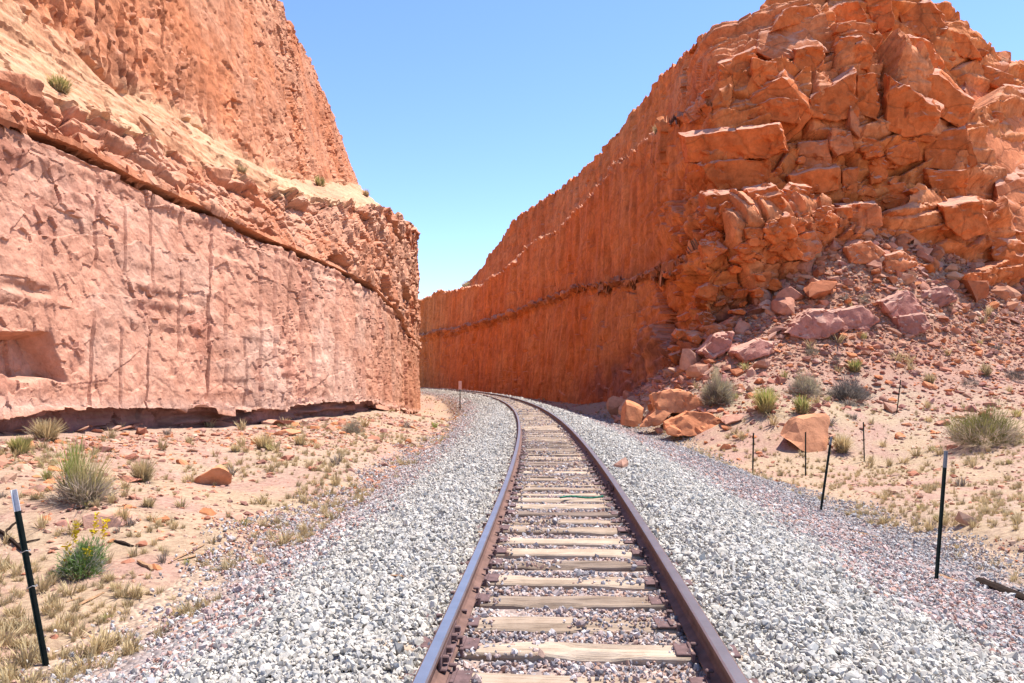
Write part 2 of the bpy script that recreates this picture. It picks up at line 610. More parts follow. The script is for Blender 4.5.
def build_ballast():
    rows = np.concatenate([np.linspace(1.0, 30, 260), np.linspace(30.3, 80, 130), np.linspace(81, 260, 110)])
    offs = np.concatenate([np.linspace(-4.3, -1.8, 26), np.linspace(-1.7, 1.7, 30), np.linspace(1.8, 6.6, 44)])
    Y, O = np.meshgrid(rows, offs, indexing='ij')
    X = track_x(Y) + O
    gz, w = ground_base(X, Y)
    p = np.stack([X, Y, 0 * X], -1)
    z = gz + (0.03 * fbm(p * 1.3, 3, 71) + 0.02 * vnoise(p * 9, 74)) * sstep(0.9, 1.6, np.abs(O)) - 0.012
    z = np.where((O < -3.9) | (O > 6.1), z - 0.25 * (sstep(3.9, 4.3, -O) + sstep(6.1, 6.6, O)), z)
    n1 = fbm(p * 0.5, 3, 77)
    white = np.array([0.38, 0.355, 0.315])
    mixc = np.array([0.27, 0.215, 0.20])
    inner = np.array([0.36, 0.27, 0.225])
    e = np.where(O < 0, sstep(2.3, 3.3, -O + 0.4 * n1), sstep(2.3, 3.8, O + 0.5 * n1))[..., None]
    col = white * (1 - e) + mixc * e
    i = (1 - sstep(0.62, 0.85, np.abs(O)))[..., None]
    col = col * (1 - i) + inner * i
    e2 = np.maximum(sstep(2.9, 3.7, -O), sstep(5.0, 5.9, O))[..., None]
    col = col * (1 - e2) + np.array([0.38, 0.27, 0.19]) * e2
    m, nt, b = node_mat('crushed_stone_bed', 0.92)
    geo = N(nt, 'ShaderNodeNewGeometry')
    c = tint_out(nt)
    v = N(nt, 'ShaderNodeTexVoronoi')
    v.inputs['Scale'].default_value = 20.0
    nt.links.new(geo.outputs['Position'], v.inputs['Vector'])
    r1 = ramp(nt, v.outputs['Color'], [(0.1, (0.6, 0.6, 0.62)), (0.5, (1, 1, 1)), (0.9, (1.25, 1.25, 1.25))])
    c = mix(nt, 'MULTIPLY', 1.0, c, r1.outputs[0])
    nt.links.new(c, b.inputs['Base Color'])
    inv = N(nt, 'ShaderNodeMath', operation='SUBTRACT')
    inv.inputs[0].default_value = 1.0
    nt.links.new(v.outputs['Distance'], inv.inputs[1])
    bump(nt, b, inv.outputs[0], 1.0, 0.04)
    me = mesh_np('ballast_bed', np.stack([X, Y, z], -1), grid_faces(*X.shape, flip=True), col)
    tag(link('ballast_bed', me, m), 'raised bed of crushed stone carrying the track', kind='structure')


build_ballast()


# ------------------------------------------------------------------ cliffs
def loft(lines, rows):
    """lines: K arrays (n,3); rows: count per gap. Returns a grid (sum rows + 1, n, 3)."""
    out = [lines[0][None]]
    for a, b, r in zip(lines[:-1], lines[1:], rows):
        t = (np.arange(1, r + 1) / r)[:, None, None]
        out.append(a[None] * (1 - t) + b[None] * t)
    return np.concatenate(out, 0)


def grid_normals(g):
    du = np.gradient(g, axis=1)
    dv = np.gradient(g, axis=0)
    n = np.cross(du, dv)
    return n / (np.linalg.norm(n, axis=-1, keepdims=True) + 1e-9)


def smooth_grid(g, k):
    for _ in range(k):
        a = g.copy()
        a[1:-1] = (g[:-2] + 2 * g[1:-1] + g[2:]) / 4
        g = a.copy()
        g[:, 1:-1] = (a[:, :-2] + 2 * a[:, 1:-1] + a[:, 2:]) / 4
    return g


def grooves(s, z, spacing, seed, width, wob=0.03, keep=0.75):
    """Half-round drill holes left standing in a blasted face; s is the distance along the face. Returns 0..1 depth."""
    s = s + wob * vnoise(np.stack([s * 0.3, z * 0.25, 0 * s], -1), seed)
    i = np.floor(s / spacing).astype(int)
    best = np.zeros_like(s)
    r = np.random.default_rng(seed)
    jit = r.random(4096)
    on = r.random(4096)
    for k in (-1, 0, 1):
        j = (i + k) & 4095
        c = (i + k + 0.2 + 0.6 * jit[j]) * spacing
        q = np.abs(s - c) / width
        g = np.sqrt(np.clip(1 - q * q, 0, 1)) * (on[j] < keep)
        best = np.maximum(best, g)
    return best


GAP_R = {}
GAP_L = {}


def build_right_cliff():
    px = np.concatenate([np.arange(413, 660, 0.72), np.arange(660, 1050, 0.82), np.geomspace(1050, 1900, 60)])
    A = 1 - sstep(655, 725, px)                       # 1 on the cut wall, 0 on the natural nose
    s = (px - CX) / F
    sA = np.minimum(s, 0.32)

    def dA(dl):
        c = 9.09 + dl
        bq = 0.071 - sA
        return (bq + np.sqrt(bq * bq + 4 * 0.0014 * c)) / 0.0028

    nose = [(600, 43.5), (655, 42.5), (690, 40.6), (720, 40.2), (760, 40.4), (800, 41), (850, 41.6), (900, 42.6), (950, 44), (1000, 46), (1050, 49), (1150, 58), (1400, 85), (1900, 150)]

    def depth(dl_a, dl_b):
        return dA(dl_a) * A + (interp(px, nose) + dl_b) * (1 - A)

    base = interp(px, [(413, 390), (468, 391), (500, 396), (540, 402), (580, 410), (620, 420), (660, 425), (720, 420), (1900, 420)])
    bench = interp(px, [(413, 336), (426, 334), (440, 330), (468, 325), (507, 314), (549, 297), (581, 286), (620, 279), (646, 272), (680, 256), (720, 240),
                        (760, 225), (800, 214), (860, 205), (930, 200), (1024, 215), (1150, 270), (1900, 340)])
    ledge = interp(px, [(413, 303), (421, 300), (440, 291), (455, 290), (479, 285), (506, 268), (532, 243), (559, 229), (575, 213), (588, 199), (617, 159),
                        (642, 142), (665, 122), (700, 101), (760, 84), (800, 70), (850, 60), (900, 78), (950, 112), (1024, 155), (1150, 230), (1900, 330)])
    skyl = interp(px, [(413, 305), (421, 300), (445, 289), (464, 280), (486, 263), (489, 254), (506, 233), (514, 220), (550, 194), (594, 161), (613, 135), (652, 87),
                       (671, 64), (681, 58), (691, 45), (710, 29), (723, 23), (738, 23), (752, 14), (768, 0), (800, -22), (850, -34), (900, -24), (931, 0),
                       (954, 8), (974, 31), (990, 48), (1012, 62), (1024, 69), (1100, 130), (1200, 190), (1900, 320)])
    wob = 1.6 * fbm(np.stack([px * 0.09, 0 * px, 0 * px], -1), 4, 5) * 1.8
    L0 = P(px, base, depth(0, 0))
    L1 = P(px, bench + (7 + 2 * wob) * A + 2 * (1 - A), depth(1.25, 2.0))
    L2 = P(px, bench + wob, depth(0.75, 2.3))
    L3 = P(px, bench - 1, depth(2.3, 2.6))
    z3 = L2[:, 2] + 0.15 * A + (L3[:, 2] - L2[:, 2]) * (1 - A)
    L3[:, 2] = z3
    L4 = P(px, ledge + wob, depth(3.0, 5.6))
    L5 = P(px, ledge - 8, depth(7.2, 6.6))
    L5[:, 2] = (L4[:, 2] + 1.3) * A + L5[:, 2] * (1 - A)
    fade = sstep(450, 480, px)
    L6 = P(px, skyl, depth(9.0, 11.0))
    L6[:, 2] = L6[:, 2] * fade + (L5[:, 2] + 0.2) * (1 - fade)
    L7 = L6 + np.stack([4 + 0 * px, 5 + 4 * (1 - A), -0.5 + 0 * px], -1)
    L8 = L7 + np.stack([14 + 0 * px, 10 + 10 * (1 - A), -9 + 0 * px], -1)
    rows = [150, 6, 10, 150, 16, 150, 8, 6]
    g = loft([L0, L1, L2, L3, L4, L5, L6, L7, L8], rows)
    for k in range(1):
        g = smooth_grid(g, 2)
    n = grid_normals(smooth_grid(g, 5))
    nr, nc = g.shape[:2]
    v = np.cumsum([0] + rows)
    row = np.arange(nr)[:, None] * np.ones((1, nc))
    ppx = np.ones((nr, 1)) * px[None]
    A2 = np.ones((nr, 1)) * A[None]
    ppy = project(g)[1]
    seg = np.linalg.norm(np.diff(L0[:, :2], axis=0), axis=1)
    sd = np.r_[0, np.cumsum(seg)]
    S = np.ones((nr, 1)) * sd[None]
    z = g[..., 2]
    # how broken the face is: smooth drilled wall far away, blocks on the nose
    blocky = sstep(640, 720, ppx + 0.35 * (ppy - 120) * (ppy > 0) * 0.5)
    low = sstep(v[1] + 0, v[1] - 60, row)
    rubbly = np.clip(blocky, 0, 1)
    q = g * np.array([1.0, 1.0, 1.15])
    # joint sets: cells lie along a dipping bedding and two steep joints
    qj = np.stack([q[..., 0] * 0.9 + q[..., 2] * 0.35, q[..., 1], q[..., 2] * 1.0 - q[..., 0] * 0.3], -1)
    h1, e1, c1 = facets(qj * np.array([0.13, 0.13, 0.17]) + 0.16 * fbm(q * 0.13, 3, 3)[..., None], 1, 1.7, 0.9)
    h2, e2, c2 = facets(qj * np.array([0.34, 0.34, 0.46]) + 0.14 * fbm(q * 0.35, 3, 4)[..., None], 2, 2.0, 0.8)
    h3, e3, c3 = facets(q * 1.05 + 0.15 * fbm(q * 0.9, 2, 6)[..., None], 3, 2.2, 0.4)
    brk = sstep(-0.1, 0.35, fbm(q * 0.16, 3, 8))
    tops = 1 - 0.85 * np.exp(-(np.minimum(row - v[6], 0) / 70.0) ** 2) * (1 - 0.6 * sstep(790, 850, ppx))
    D = rubbly * (1.5 * h1 * tops + 0.45 * h2 * (0.35 + 0.65 * brk) + 0.16 * h3 * brk)
    D -= rubbly * (0.35 * (1 - sstep(0.0, 0.05, e1)) + 0.22 * brk * (1 - sstep(0.0, 0.06, e2)))
    # drilled wall
    wall = (1 - rubbly)
    gr = np.zeros_like(S)
    rg = np.random.default_rng(21)
    gx = px[None] + 0.8 * vnoise(np.stack([0 * z + px[None] * 0.05, z * 0.2, 0 * z], -1), 10)
    c = 414.0
    while c < 690:
        c += rg.uniform(3.5, 9.0)
        w_ = rg.uniform(1.1, 2.4)
        gr = np.maximum(gr, rg.uniform(0.35, 1.0) * np.sqrt(np.clip(1 - ((gx - c) / w_) ** 2, 0, 1)))
    gr = gr * (1 - 0.8 * np.exp(-((row - v[4]) / 10.0) ** 2)) * (0.5 + 0.5 * sstep(-0.4, 0.3, vnoise(np.stack([S * 0.5, z * 0.2, 0 * z], -1), 9)))
    D += wall * (-0.42 * gr + 0.36 * fbm(q * np.array([0.25, 0.25, 0.12]), 4, 21) + 0.06 * ridged(q * np.array([1.3, 1.3, 0.35]), 3, 25))
    D += wall * 0.22 * np.minimum(h2, 0.4) * sstep(-0.1, 0.4, fbm(q * 0.12, 2, 29))
    # general roughness, bedding
    D += 0.10 * fbm(q * 1.1, 4, 31) + 0.05 * ridged(q * 2.4, 3, 35)
    bed = vnoise(np.stack([S * 0.05, 0 * z, z * 2.2 + 0.4 * vnoise(q * 0.2, 7)], -1), 37)
    D += 0.10 * bed * (0.4 + rubbly * 0.6)
    # ledges and top edges: loose broken rim
    rim = np.exp(-((row - v[3]) / 7.0) ** 2) + np.exp(-((row - v[4]) / 8.0) ** 2) + 0.9 * np.exp(-((row - v[6]) / 7.0) ** 2)
    D += rim * (0.25 * h3 + 0.2 * h2)
    rz = sstep(664, 690, ppx) * (1 - sstep(840, 900, ppx)) * sstep(170, 215, ppy) * (1 - sstep(360, 400, ppy))
    h5, e5, c5 = facets(q * np.array([0.75, 0.75, 0.95]) + 0.3 * fbm(q * 0.5, 3, 18)[..., None], 12, 2.8, 0.5)
    D += rz * (0.30 * h5 + 0.2 * h3 - 0.2 * (1 - sstep(0, 0.05, e5)))
    bw = np.exp(-((row - v[2]) / 9.0) ** 2) * A2
    D += bw * (0.6 * fbm(q * 0.35, 3, 19) + 0.25 * h5 + 0.25 * h3)
    lay = vnoise(np.stack([S * 0.06, 0 * z, z * 1.3 - 0.25 * S], -1), 39)
    D += rubbly * (0.30 * lay + 0.17 * vnoise(np.stack([S * 0.15, 0 * z, z * 3.4 - 0.6 * S], -1), 40))
    D *= 1 - 0.5 * np.exp(-((row - v[6]) / 8.0) ** 2) * rubbly
    D *= sstep(0, 6, row)
    g2 = g + n * D[..., None]
    g2[..., 2] += 0.16 * rim * np.maximum(h3, -0.5)
    # colour of the stone itself
    orange = np.array([0.64, 0.18, 0.045])
    light = np.array([0.66, 0.23, 0.075])
    dusty = np.array([0.64, 0.27, 0.14])
    purple = np.array([0.19, 0.085, 0.082])
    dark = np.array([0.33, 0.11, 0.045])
    k = sstep(-0.3, 0.4, fbm(q * 0.10, 4, 81) + 0.3 * (c2 - 0.5))[..., None]
    col = orange * (1 - k) + light * k
    d2 = (rubbly * sstep(0.35, 0.9, c1) * 0.4)[..., None]
    col = col * (1 - d2) + dusty * d2
    # purple shale at the foot, between the drilled wall and the talus
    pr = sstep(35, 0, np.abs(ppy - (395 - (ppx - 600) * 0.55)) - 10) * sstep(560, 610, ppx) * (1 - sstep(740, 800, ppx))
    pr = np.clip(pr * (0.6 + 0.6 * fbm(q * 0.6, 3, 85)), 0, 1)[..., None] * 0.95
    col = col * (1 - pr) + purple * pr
    # darker brown band along the bench, broken up by noise
    bb = (np.clip(np.exp(-((row - v[2] - 2) / 11.0) ** 2) * 1.3, 0, 1) * A2 * 0.75 * sstep(-0.3, 0.3, fbm(q * 0.3, 3, 88)))[..., None]
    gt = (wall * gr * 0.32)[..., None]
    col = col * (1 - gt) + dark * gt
    col = col * (1 - bb) + dark * bb
    le = ((np.exp(-((row - (v[3] - 3)) / 4.0) ** 2) + np.exp(-((row - (v[5] - 7)) / 8.0) ** 2)) * A2)[..., None]
    le = np.clip(le, 0, 1) * 0.8
    col = col * (1 - le) + np.array([0.60, 0.40, 0.28]) * le
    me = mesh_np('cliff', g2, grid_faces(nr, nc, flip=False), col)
    me.set_sharp_from_angle(angle=math.radians(38))
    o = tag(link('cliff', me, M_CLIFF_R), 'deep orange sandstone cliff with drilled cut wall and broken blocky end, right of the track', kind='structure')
    p1, p2 = project(g2)
    GAP_R.update(p=g2.reshape(-1, 3), px=p1.ravel(), py=p2.ravel())
    return o


RIGHT = build_right_cliff()


def build_left_cliff():
    d = np.concatenate([np.linspace(5, 12.5, 40, endpoint=False), 1 / np.linspace(1 / 12.5, 1 / 50, 620), np.linspace(50.3, 80, 110), np.linspace(81, 160, 50)])
    xw = left_x(d)

    def line(setb, pts, dz=0.0, top=None, ref=0.0):
        x = xw - setb
        dd = d * (1 + (setb - ref) / (np.abs(xw) + ref) * (1 - sstep(36, 60, d)))
        px = CX + F * x / (dd * 1.02)
        m = int(np.argmax(px))
        py = interp(px, pts)
        z = P(px, py, dd)[:, 2]
        z[m:] = z[m]
        if top:
            z = np.minimum(z, top)
        return np.stack([x, dd, z + dz], -1)

    lipz = [(-400, 409), (0, 409), (145, 409), (256, 409), (290, 409), (315, 404), (336, 402.5), (375, 401), (399, 409), (420, 412)]
    seam = [(-300, 15), (-100, 90), (0, 126), (19, 132), (64, 147), (97, 161), (138, 183), (180, 200), (225, 220), (273, 243), (304, 255), (350, 276), (375, 288.5), (399, 313), (406, 327), (420, 350)]
    band = [(-300, -40), (-100, 35), (0, 78), (32, 94), (113, 135), (155, 152), (213, 172), (258, 190), (297, 197), (340, 205), (370, 207), (385, 210), (400, 217), (420, 235)]
    foot = [(-400, -150), (-100, -30), (0, 4), (48, 27), (87, 61), (113, 87), (180, 115), (219, 147), (268, 174), (313, 182), (356, 185), (420, 190)]
    topl = [(-300, -900), (0, -480), (100, -300), (200, -135), (279, 0), (287, 19), (297, 39), (311, 61), (322, 87), (332, 113), (342, 142), (351, 161), (357, 182), (420, 186)]
    sf = interp(d, [(5, 3.2), (14, 3.6), (30, 4.6), (60, 6.0), (100, 7.4), (160, 8)])
    L2 = line(0.0, lipz)
    L1 = L2 + np.stack([0 * d - 0.48, 0 * d, 0 * d + 0.04], -1)
    L0 = L1 + np.array([-0.1, 0, -2.2])
    L1b = L1 + np.array([-0.05, 0, -0.55])
    sl = interp(d, [(14, 0.95), (30, 0.8), (48, 0.35), (70, 0.2)])
    L3 = line(sl, seam, -0.07)
    L3b = L3 + np.array([-1.1, 0, 0.06])
    L4 = L3 + np.array([0.10, 0, 0.2])
    L5 = line(sl + interp(d, [(14, 0.95), (35, 0.8), (55, 0.3), (70, 0.3)]), band)
    L6 = line(sf, foot, ref=sf)
    L7 = line(sf + 2.6, topl, 0, 42, ref=sf)
    L7[:, 2] = np.maximum(L7[:, 2], L6[:, 2] + 0.3)
    L8 = L7 + np.array([-7, 2, 0.5])
    L9 = L8 + np.array([-30, 6, -10])
    rows = [4, 12, 8, 270, 5, 6, 84, 66, 190, 4, 3]
    lines = [L0, L1b, L1, L2, L3, L3b, L4, L5, L6, L7, L8, L9]
    v = np.cumsum([0] + rows)
    g = loft(lines, rows)
    gs = smooth_grid(g, 1)
    n = grid_normals(smooth_grid(g, 4))
    if n[v[4] - 40, 300, 0] < 0:
        n = -n
    nr, nc = g.shape[:2]
    row = np.arange(nr)[:, None] * np.ones((1, nc))
    sd = np.r_[0, np.cumsum(np.hypot(np.diff(xw), np.diff(d)))]
    S = np.ones((nr, 1)) * sd[None]
    z = g[..., 2]
    q = g.copy()
    lowt = ((row > v[3]) & (row <= v[4])).astype(float)
    bandt = ((row > v[6]) & (row <= v[7] + 4)).astype(float)
    ledget = ((row > v[7] + 4) & (row <= v[8])).astype(float)
    upt = (row > v[8]).astype(float)
    h1, e1, c1 = facets(q * np.array([0.5, 0.32, 0.6]) + 0.2 * fbm(q * 0.6, 3, 14)[..., None], 4)
    h2, e2, c2 = facets(q * np.array([1.3, 1.0, 1.3]) + 0.25 * fbm(q * 1.3, 3, 15)[..., None], 5)
    h3, e3, c3 = facets(q * np.array([3.2, 3.2, 2.6]) + 0.2 * fbm(q * 3, 2, 16)[..., None], 6)
    h4, e4, c4 = facets(q * np.array([2.0, 1.9, 0.8]) + 0.3 * fbm(q * 0.9, 3, 17)[..., None], 8, 2.6, -0.5)
    patch = sstep(-0.12, 0.3, fbm(q * 0.5, 4, 91))
    calm = 0.35 + 0.85 * sstep(-0.35, 0.25, fbm(q * np.array([0.18, 0.14, 0.12]), 3, 92))
    # lower tier: flaked pink face
    beds = vnoise(np.stack([S * 0.25, 0 * z, z * 5.0], -1), 112) * sstep(0.0, 0.4, fbm(q * 0.5, 2, 114))
    D = lowt * (0.04 * h1 + 0.036 * h2 * (0.1 + 0.9 * patch) + 0.04 * h3 * (0.15 + 0.85 * patch) + 0.05 * beds + 0.05 * fbm(q * 0.5, 3, 93) + 0.022 * fbm(q * 3.1, 4, 95))
    # drill holes: the marked ones where the photograph shows them, closer together towards the bend
    Sg = S
    cpx = (CX + F * xw / d)[None] + 0.5 * vnoise(np.stack([S * 0 + d[None] * 0.3, z * 0.5, 0 * z], -1), 98)
    front = (d < 71).astype(float)[None]
    gl = np.zeros_like(S)
    rg = np.random.default_rng(12)
    for c in (92, 121, 149, 178, 208, 225, 246, 260, 274, 288, 301, 313, 325, 336, 346, 355, 364, 372, 380, 387, 394, 401, 407, 412):
        st = rg.uniform(0.45, 1.0)
        w_ = rg.uniform(1.0, 1.6)
        br = sstep(-0.55, -0.15, vnoise(np.stack([0 * S + c, z * 0.55, 0 * z], -1), 97))
        gl = np.maximum(gl, st * br * np.sqrt(np.clip(1 - ((cpx - c) / w_) ** 2, 0, 1)))
    gl = gl * front
    run = 1.0
    D -= lowt * np.minimum(0.15 + 0.004 * d, 0.36)[None] * gl * run
    # thin bedding under the seam
    us = np.exp(-((row - v[4]) / 26.0) ** 2) * lowt
    D += us * (0.14 * vnoise(np.stack([S * 0.35, 0 * z, (z - L3[None, :, 2]) * 3.2], -1), 99) + 0.08 * h2)
    # band over the seam: blocks
    D += bandt * (0.30 * h1 + 0.12 * h2 + 0.05 * h3 - 0.26 * (1 - sstep(0, 0.06, e1)) - 0.10 * (1 - sstep(0, 0.06, e2)))
    # ledge: bedded slickrock with small steps
    stp = vnoise(np.stack([S * 0.22, 0 * z, z * 1.5 - 0.12 * S], -1), 101)
    D += ledget * (0.20 * stp + 0.05 * h2 + 0.10 * fbm(q * 0.6, 3, 103) + 0.10 * ridged(np.stack([S * 0.5, z * 3.0, 0 * z], -1), 3, 104))
    # upper tier: rough orange wall with close drill marks
    fpx = (CX + F * (xw - sf) / d)[None] + 0.7 * vnoise(np.stack([d[None] * 0.3 + 0 * S, z * 0.3, 0 * z], -1), 96)
    gu = np.zeros_like(S)
    c = 40.0
    while c < 360:
        c += rg.uniform(6, 15)
        br = sstep(-0.35, 0.1, vnoise(np.stack([0 * S + c, z * 0.25, 0 * z], -1), 95))
        gu = np.maximum(gu, rg.uniform(0.4, 1.0) * br * np.sqrt(np.clip(1 - ((fpx - c) / rg.uniform(1.2, 2.0)) ** 2, 0, 1)))
    D += upt * calm * (0.12 * h1 + 0.045 * h4 + 0.11 * fbm(q * np.array([1.5, 1.5, 0.4]), 5, 105) - 0.38 * gu - 0.10 * np.clip(ridged(q * np.array([1.6, 1.6, 0.5]), 3, 108), 0, 1) + 0.05 * h3)
    D += 0.025 * fbm(q * 4.5, 3, 107) + 0.015 * h3
    # the undercut shale
    shale = (row <= v[3]).astype(float)
    D += shale * (0.22 * vnoise(np.stack([S * 0.5, 0 * z, z * 6], -1), 109) + 0.16 * h2)
    lipw = np.exp(-((row - v[3]) / 9.0) ** 2)
    D += lipw * (0.04 * h2 + 0.05 * fbm(q * 0.9, 4, 118) + 0.06 * beds)
    # hollow low on the face beside the camera
    ppx, ppy = project(g)
    wob = 5 * vnoise(q * 1.6, 111)
    top = sstep(331, 334, ppy)
    right = sstep(0, 5, (52 + (ppy - 333) * 0.36) - ppx)
    bot = sstep(0, 12, (376 + 0.22 * ppx + 9 * vnoise(q * 1.3, 113)) - ppy)
    D = D * (1 - 0.3 * top * right * bot) - (0.72 + 0.22 * h1 + 0.12 * h2) * top * right * bot * lowt
    rim = np.exp(-((row - v[7]) / 8.0) ** 2) + np.exp(-((row - v[9]) / 6.0) ** 2)
    D += rim * 0.25 * h2
    D *= sstep(0, 3, row)
    g2 = gs + n * D[..., None]
    lp = ((lipw + 0.6 * np.exp(-((row - v[4]) / 8.0) ** 2)) * 0.04 * fbm(q * 0.8, 4, 119))
    g2[..., 2] += lp
    pink = np.array([0.55, 0.27, 0.175])
    pale = np.array([0.59, 0.35, 0.25])
    rust = np.array([0.52, 0.20, 0.10])
    cream = np.array([0.60, 0.36, 0.20])
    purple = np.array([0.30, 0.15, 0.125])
    orange = np.array([0.52, 0.19, 0.085])
    k = sstep(-0.35, 0.4, fbm(q * 0.3, 4, 121) + 0.35 * (c1 - 0.5) + 0.25 * (c2 - 0.5))[..., None]
    c_low = pink * (1 - k) + pale * k
    far = sstep(28, 62, g[..., 1])[..., None]
    c_low = c_low * (1 - 0.6 * far) + np.array([0.52, 0.22, 0.11]) * 0.6 * far
    c_up = orange * (1 - k) + np.array([0.54, 0.245, 0.135]) * k
    c_led = cream * (1 - 0.6 * (1 - k)) + rust * 0.6 * (1 - k)
    k2 = sstep(0.1, 0.5, fbm(q * 0.5, 3, 127))[..., None]
    c_band = rust * (1 - k) + np.array([0.54, 0.27, 0.165]) * k
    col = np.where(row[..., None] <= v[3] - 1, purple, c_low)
    col = np.where(row[..., None] > v[4], c_band, col)
    col = np.where(row[..., None] > v[7], c_led, col)
    ub = sstep(0, 10, row - v[8])[..., None]
    col = np.where(row[..., None] > v[8], c_led * (1 - ub) + c_up * ub, col)
    ch = (lowt * sstep(0.55, 0.8, c2) * patch * 0.5)[..., None]
    col = col * (1 - ch) + np.array([0.42, 0.15, 0.09]) * ch
    guc = (upt * gu * 0.5)[..., None]
    col = col * (1 - guc) + np.array([0.34, 0.11, 0.05]) * guc
    pk = (lowt * sstep(18, 0, row - v[3]) * 0.5)[..., None]
    col = col * (1 - pk) + np.array([0.55, 0.36, 0.28]) * pk
    gc = (lowt * gl * run * 0.75)[..., None]
    col = col * (1 - gc) + np.array([0.30, 0.11, 0.075]) * gc
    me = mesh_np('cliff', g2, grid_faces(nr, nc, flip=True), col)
    p1, p2 = project(g2)
    GAP_L.update(p=g2.reshape(-1, 3), px=p1.ravel(), py=p2.ravel())
    me.set_sharp_from_angle(angle=math.radians(40))
    o = tag(link('cliff', me, M_CLIFF_L), 'pale pink lower wall under an orange upper wall with a dark slanting seam, left of the track', kind='structure')
    return o


LEFT = build_left_cliff()


def surface_at(gap, px, py, r=5.0):
    """The front of a cliff at a pixel: the nearest of the mesh points that land there."""
    m = (np.abs(gap['px'] - px) < r) & (np.abs(gap['py'] - py) < r)
    if not m.any():
        q = (gap['px'] - px) ** 2 + (gap['py'] - py) ** 2
        return gap['p'][int(np.argmin(q))]
    p = gap['p'][m]
    return p[np.argsort(p[:, 1])[len(p) // 4]]


# ------------------------------------------------------------------ rocks
def outline_block(name, poly, d_front, thick, lean, yaw, seed, grow=1.14, mat=None, parent=None, bev=0.035, rough=1.0, tint=(0.54, 0.20, 0.085), shift=(0.12, 0.10)):
    """A solid block whose front face has the given outline: a tilted front, sides that open towards the back, worn edges."""
    r = np.random.default_rng(seed)
    poly = np.array(poly, float)
    c = poly.mean(0)
    o = P(c[0], c[1], d_front)
    lean, yaw = math.radians(lean), math.radians(yaw)
    nrm = np.array([math.sin(yaw) * math.cos(lean), -math.cos(yaw) * math.cos(lean), math.sin(lean)])
    eye = np.array([0, 0, CAMZ])
    fr = []
    for q in poly:
        ray = P(q[0], q[1], 1.0) - eye
        t = np.dot(o - eye, nrm) / np.dot(ray, nrm)
        fr.append(eye + ray * t)
    fr = np.array(fr)
    fr[:, 1] = np.clip(fr[:, 1], d_front - 1.5 * thick, d_front + 1.5 * thick)
    cen = fr.mean(0)
    size = np.ptp(fr[:, 0]), np.ptp(fr[:, 2])
    sc = min(size)
    # keep the outline counter-clockwise seen from the front
    ar = 0.5 * np.sum(fr[:, 0] * np.roll(fr[:, 2], -1) - np.roll(fr[:, 0], -1) * fr[:, 2])
    if ar < 0:
        fr = fr[::-1]
    bk = cen + (fr - cen) * np.array([grow, 1, grow]) + np.array([shift[0] * sc, thick, shift[1] * sc])
    bk += r.normal(0, 0.04 * sc, bk.shape)
    bm = bmesh.new()
    vf = [bm.verts.new(v) for v in fr]
    vb = [bm.verts.new(v) for v in bk]
    n = len(vf)
    bm.faces.new(vf)
    bm.faces.new(vb[::-1])
    for i in range(n):
        j = (i + 1) % n
        bm.faces.new((vf[j], vf[i], vb[i], vb[j]))
    bmesh.ops.recalc_face_normals(bm, faces=bm.faces[:])
    b = min(bev, 0.12 * sc)
    bmesh.ops.bevel(bm, geom=bm.edges[:], offset=b, segments=1, affect='EDGES', clamp_overlap=True)
    bmesh.ops.triangulate(bm, faces=bm.faces[:])
    lim = max(0.13, 0.065 * max(size))
    for _ in range(5):
        long = [e for e in bm.edges if e.calc_length() > lim]
        if not long or len(bm.faces) > 1400:
            break
        bmesh.ops.subdivide_edges(bm, edges=long, cuts=1)
        bmesh.ops.triangulate(bm, faces=bm.faces[:])
    bm.normal_update()
    co = np.array([v.co[:] for v in bm.verts])
    no = np.array([v.normal[:] for v in bm.verts])
    k = rough * min(1.0, sc / 1.5)
    h, e, _c = facets(co * np.array([0.8, 0.8, 1.2]) / max(0.6, min(1.6, sc * 0.6)) + seed * 0.37 + 0.25 * fbm(co * 0.7, 3, 134)[:, None], 9)
    h_, e_, c_ = facets(co * 2.4 + seed * 0.7 + 0.2 * fbm(co, 2, 135)[:, None], 10)
    dsp = k * (0.10 * h + 0.06 * h_ - 0.09 * (1 - sstep(0, 0.07, e)) - 0.04 * (1 - sstep(0, 0.07, e_)) + 0.05 * fbm(co * 1.5 + seed, 3, 131) + 0.09 * vnoise(np.stack([co[:, 0] * 0.3, co[:, 1] * 0.3, co[:, 2] * 3 + co[:, 0] * 0.5 + seed], -1), 133))
    co = co + no * dsp[:, None]
    for v, q in zip(bm.verts, co):
        v.co = q
    me = bm_mesh(bm, name, True)
    me.set_sharp_from_angle(angle=math.radians(24))
    a = me.attributes.new('tint', 'FLOAT_COLOR', 'POINT')
    t = np.ones((len(me.vertices), 4), np.float32)
    t[:, :3] = np.array(tint) * r.uniform(0.88, 1.12)
    a.data.foreach_set('color', t.ravel())
    if parent is None:
        mid = Vector(((co[:, 0].min() + co[:, 0].max()) / 2, (co[:, 1].min() + co[:, 1].max()) / 2, co[:, 2].min()))
        me.transform(Matrix.Translation(-mid))
        ob = link(name, me, mat)
        ob.location = mid
    else:
        ob = link(name, me, mat, parent)
    return ob


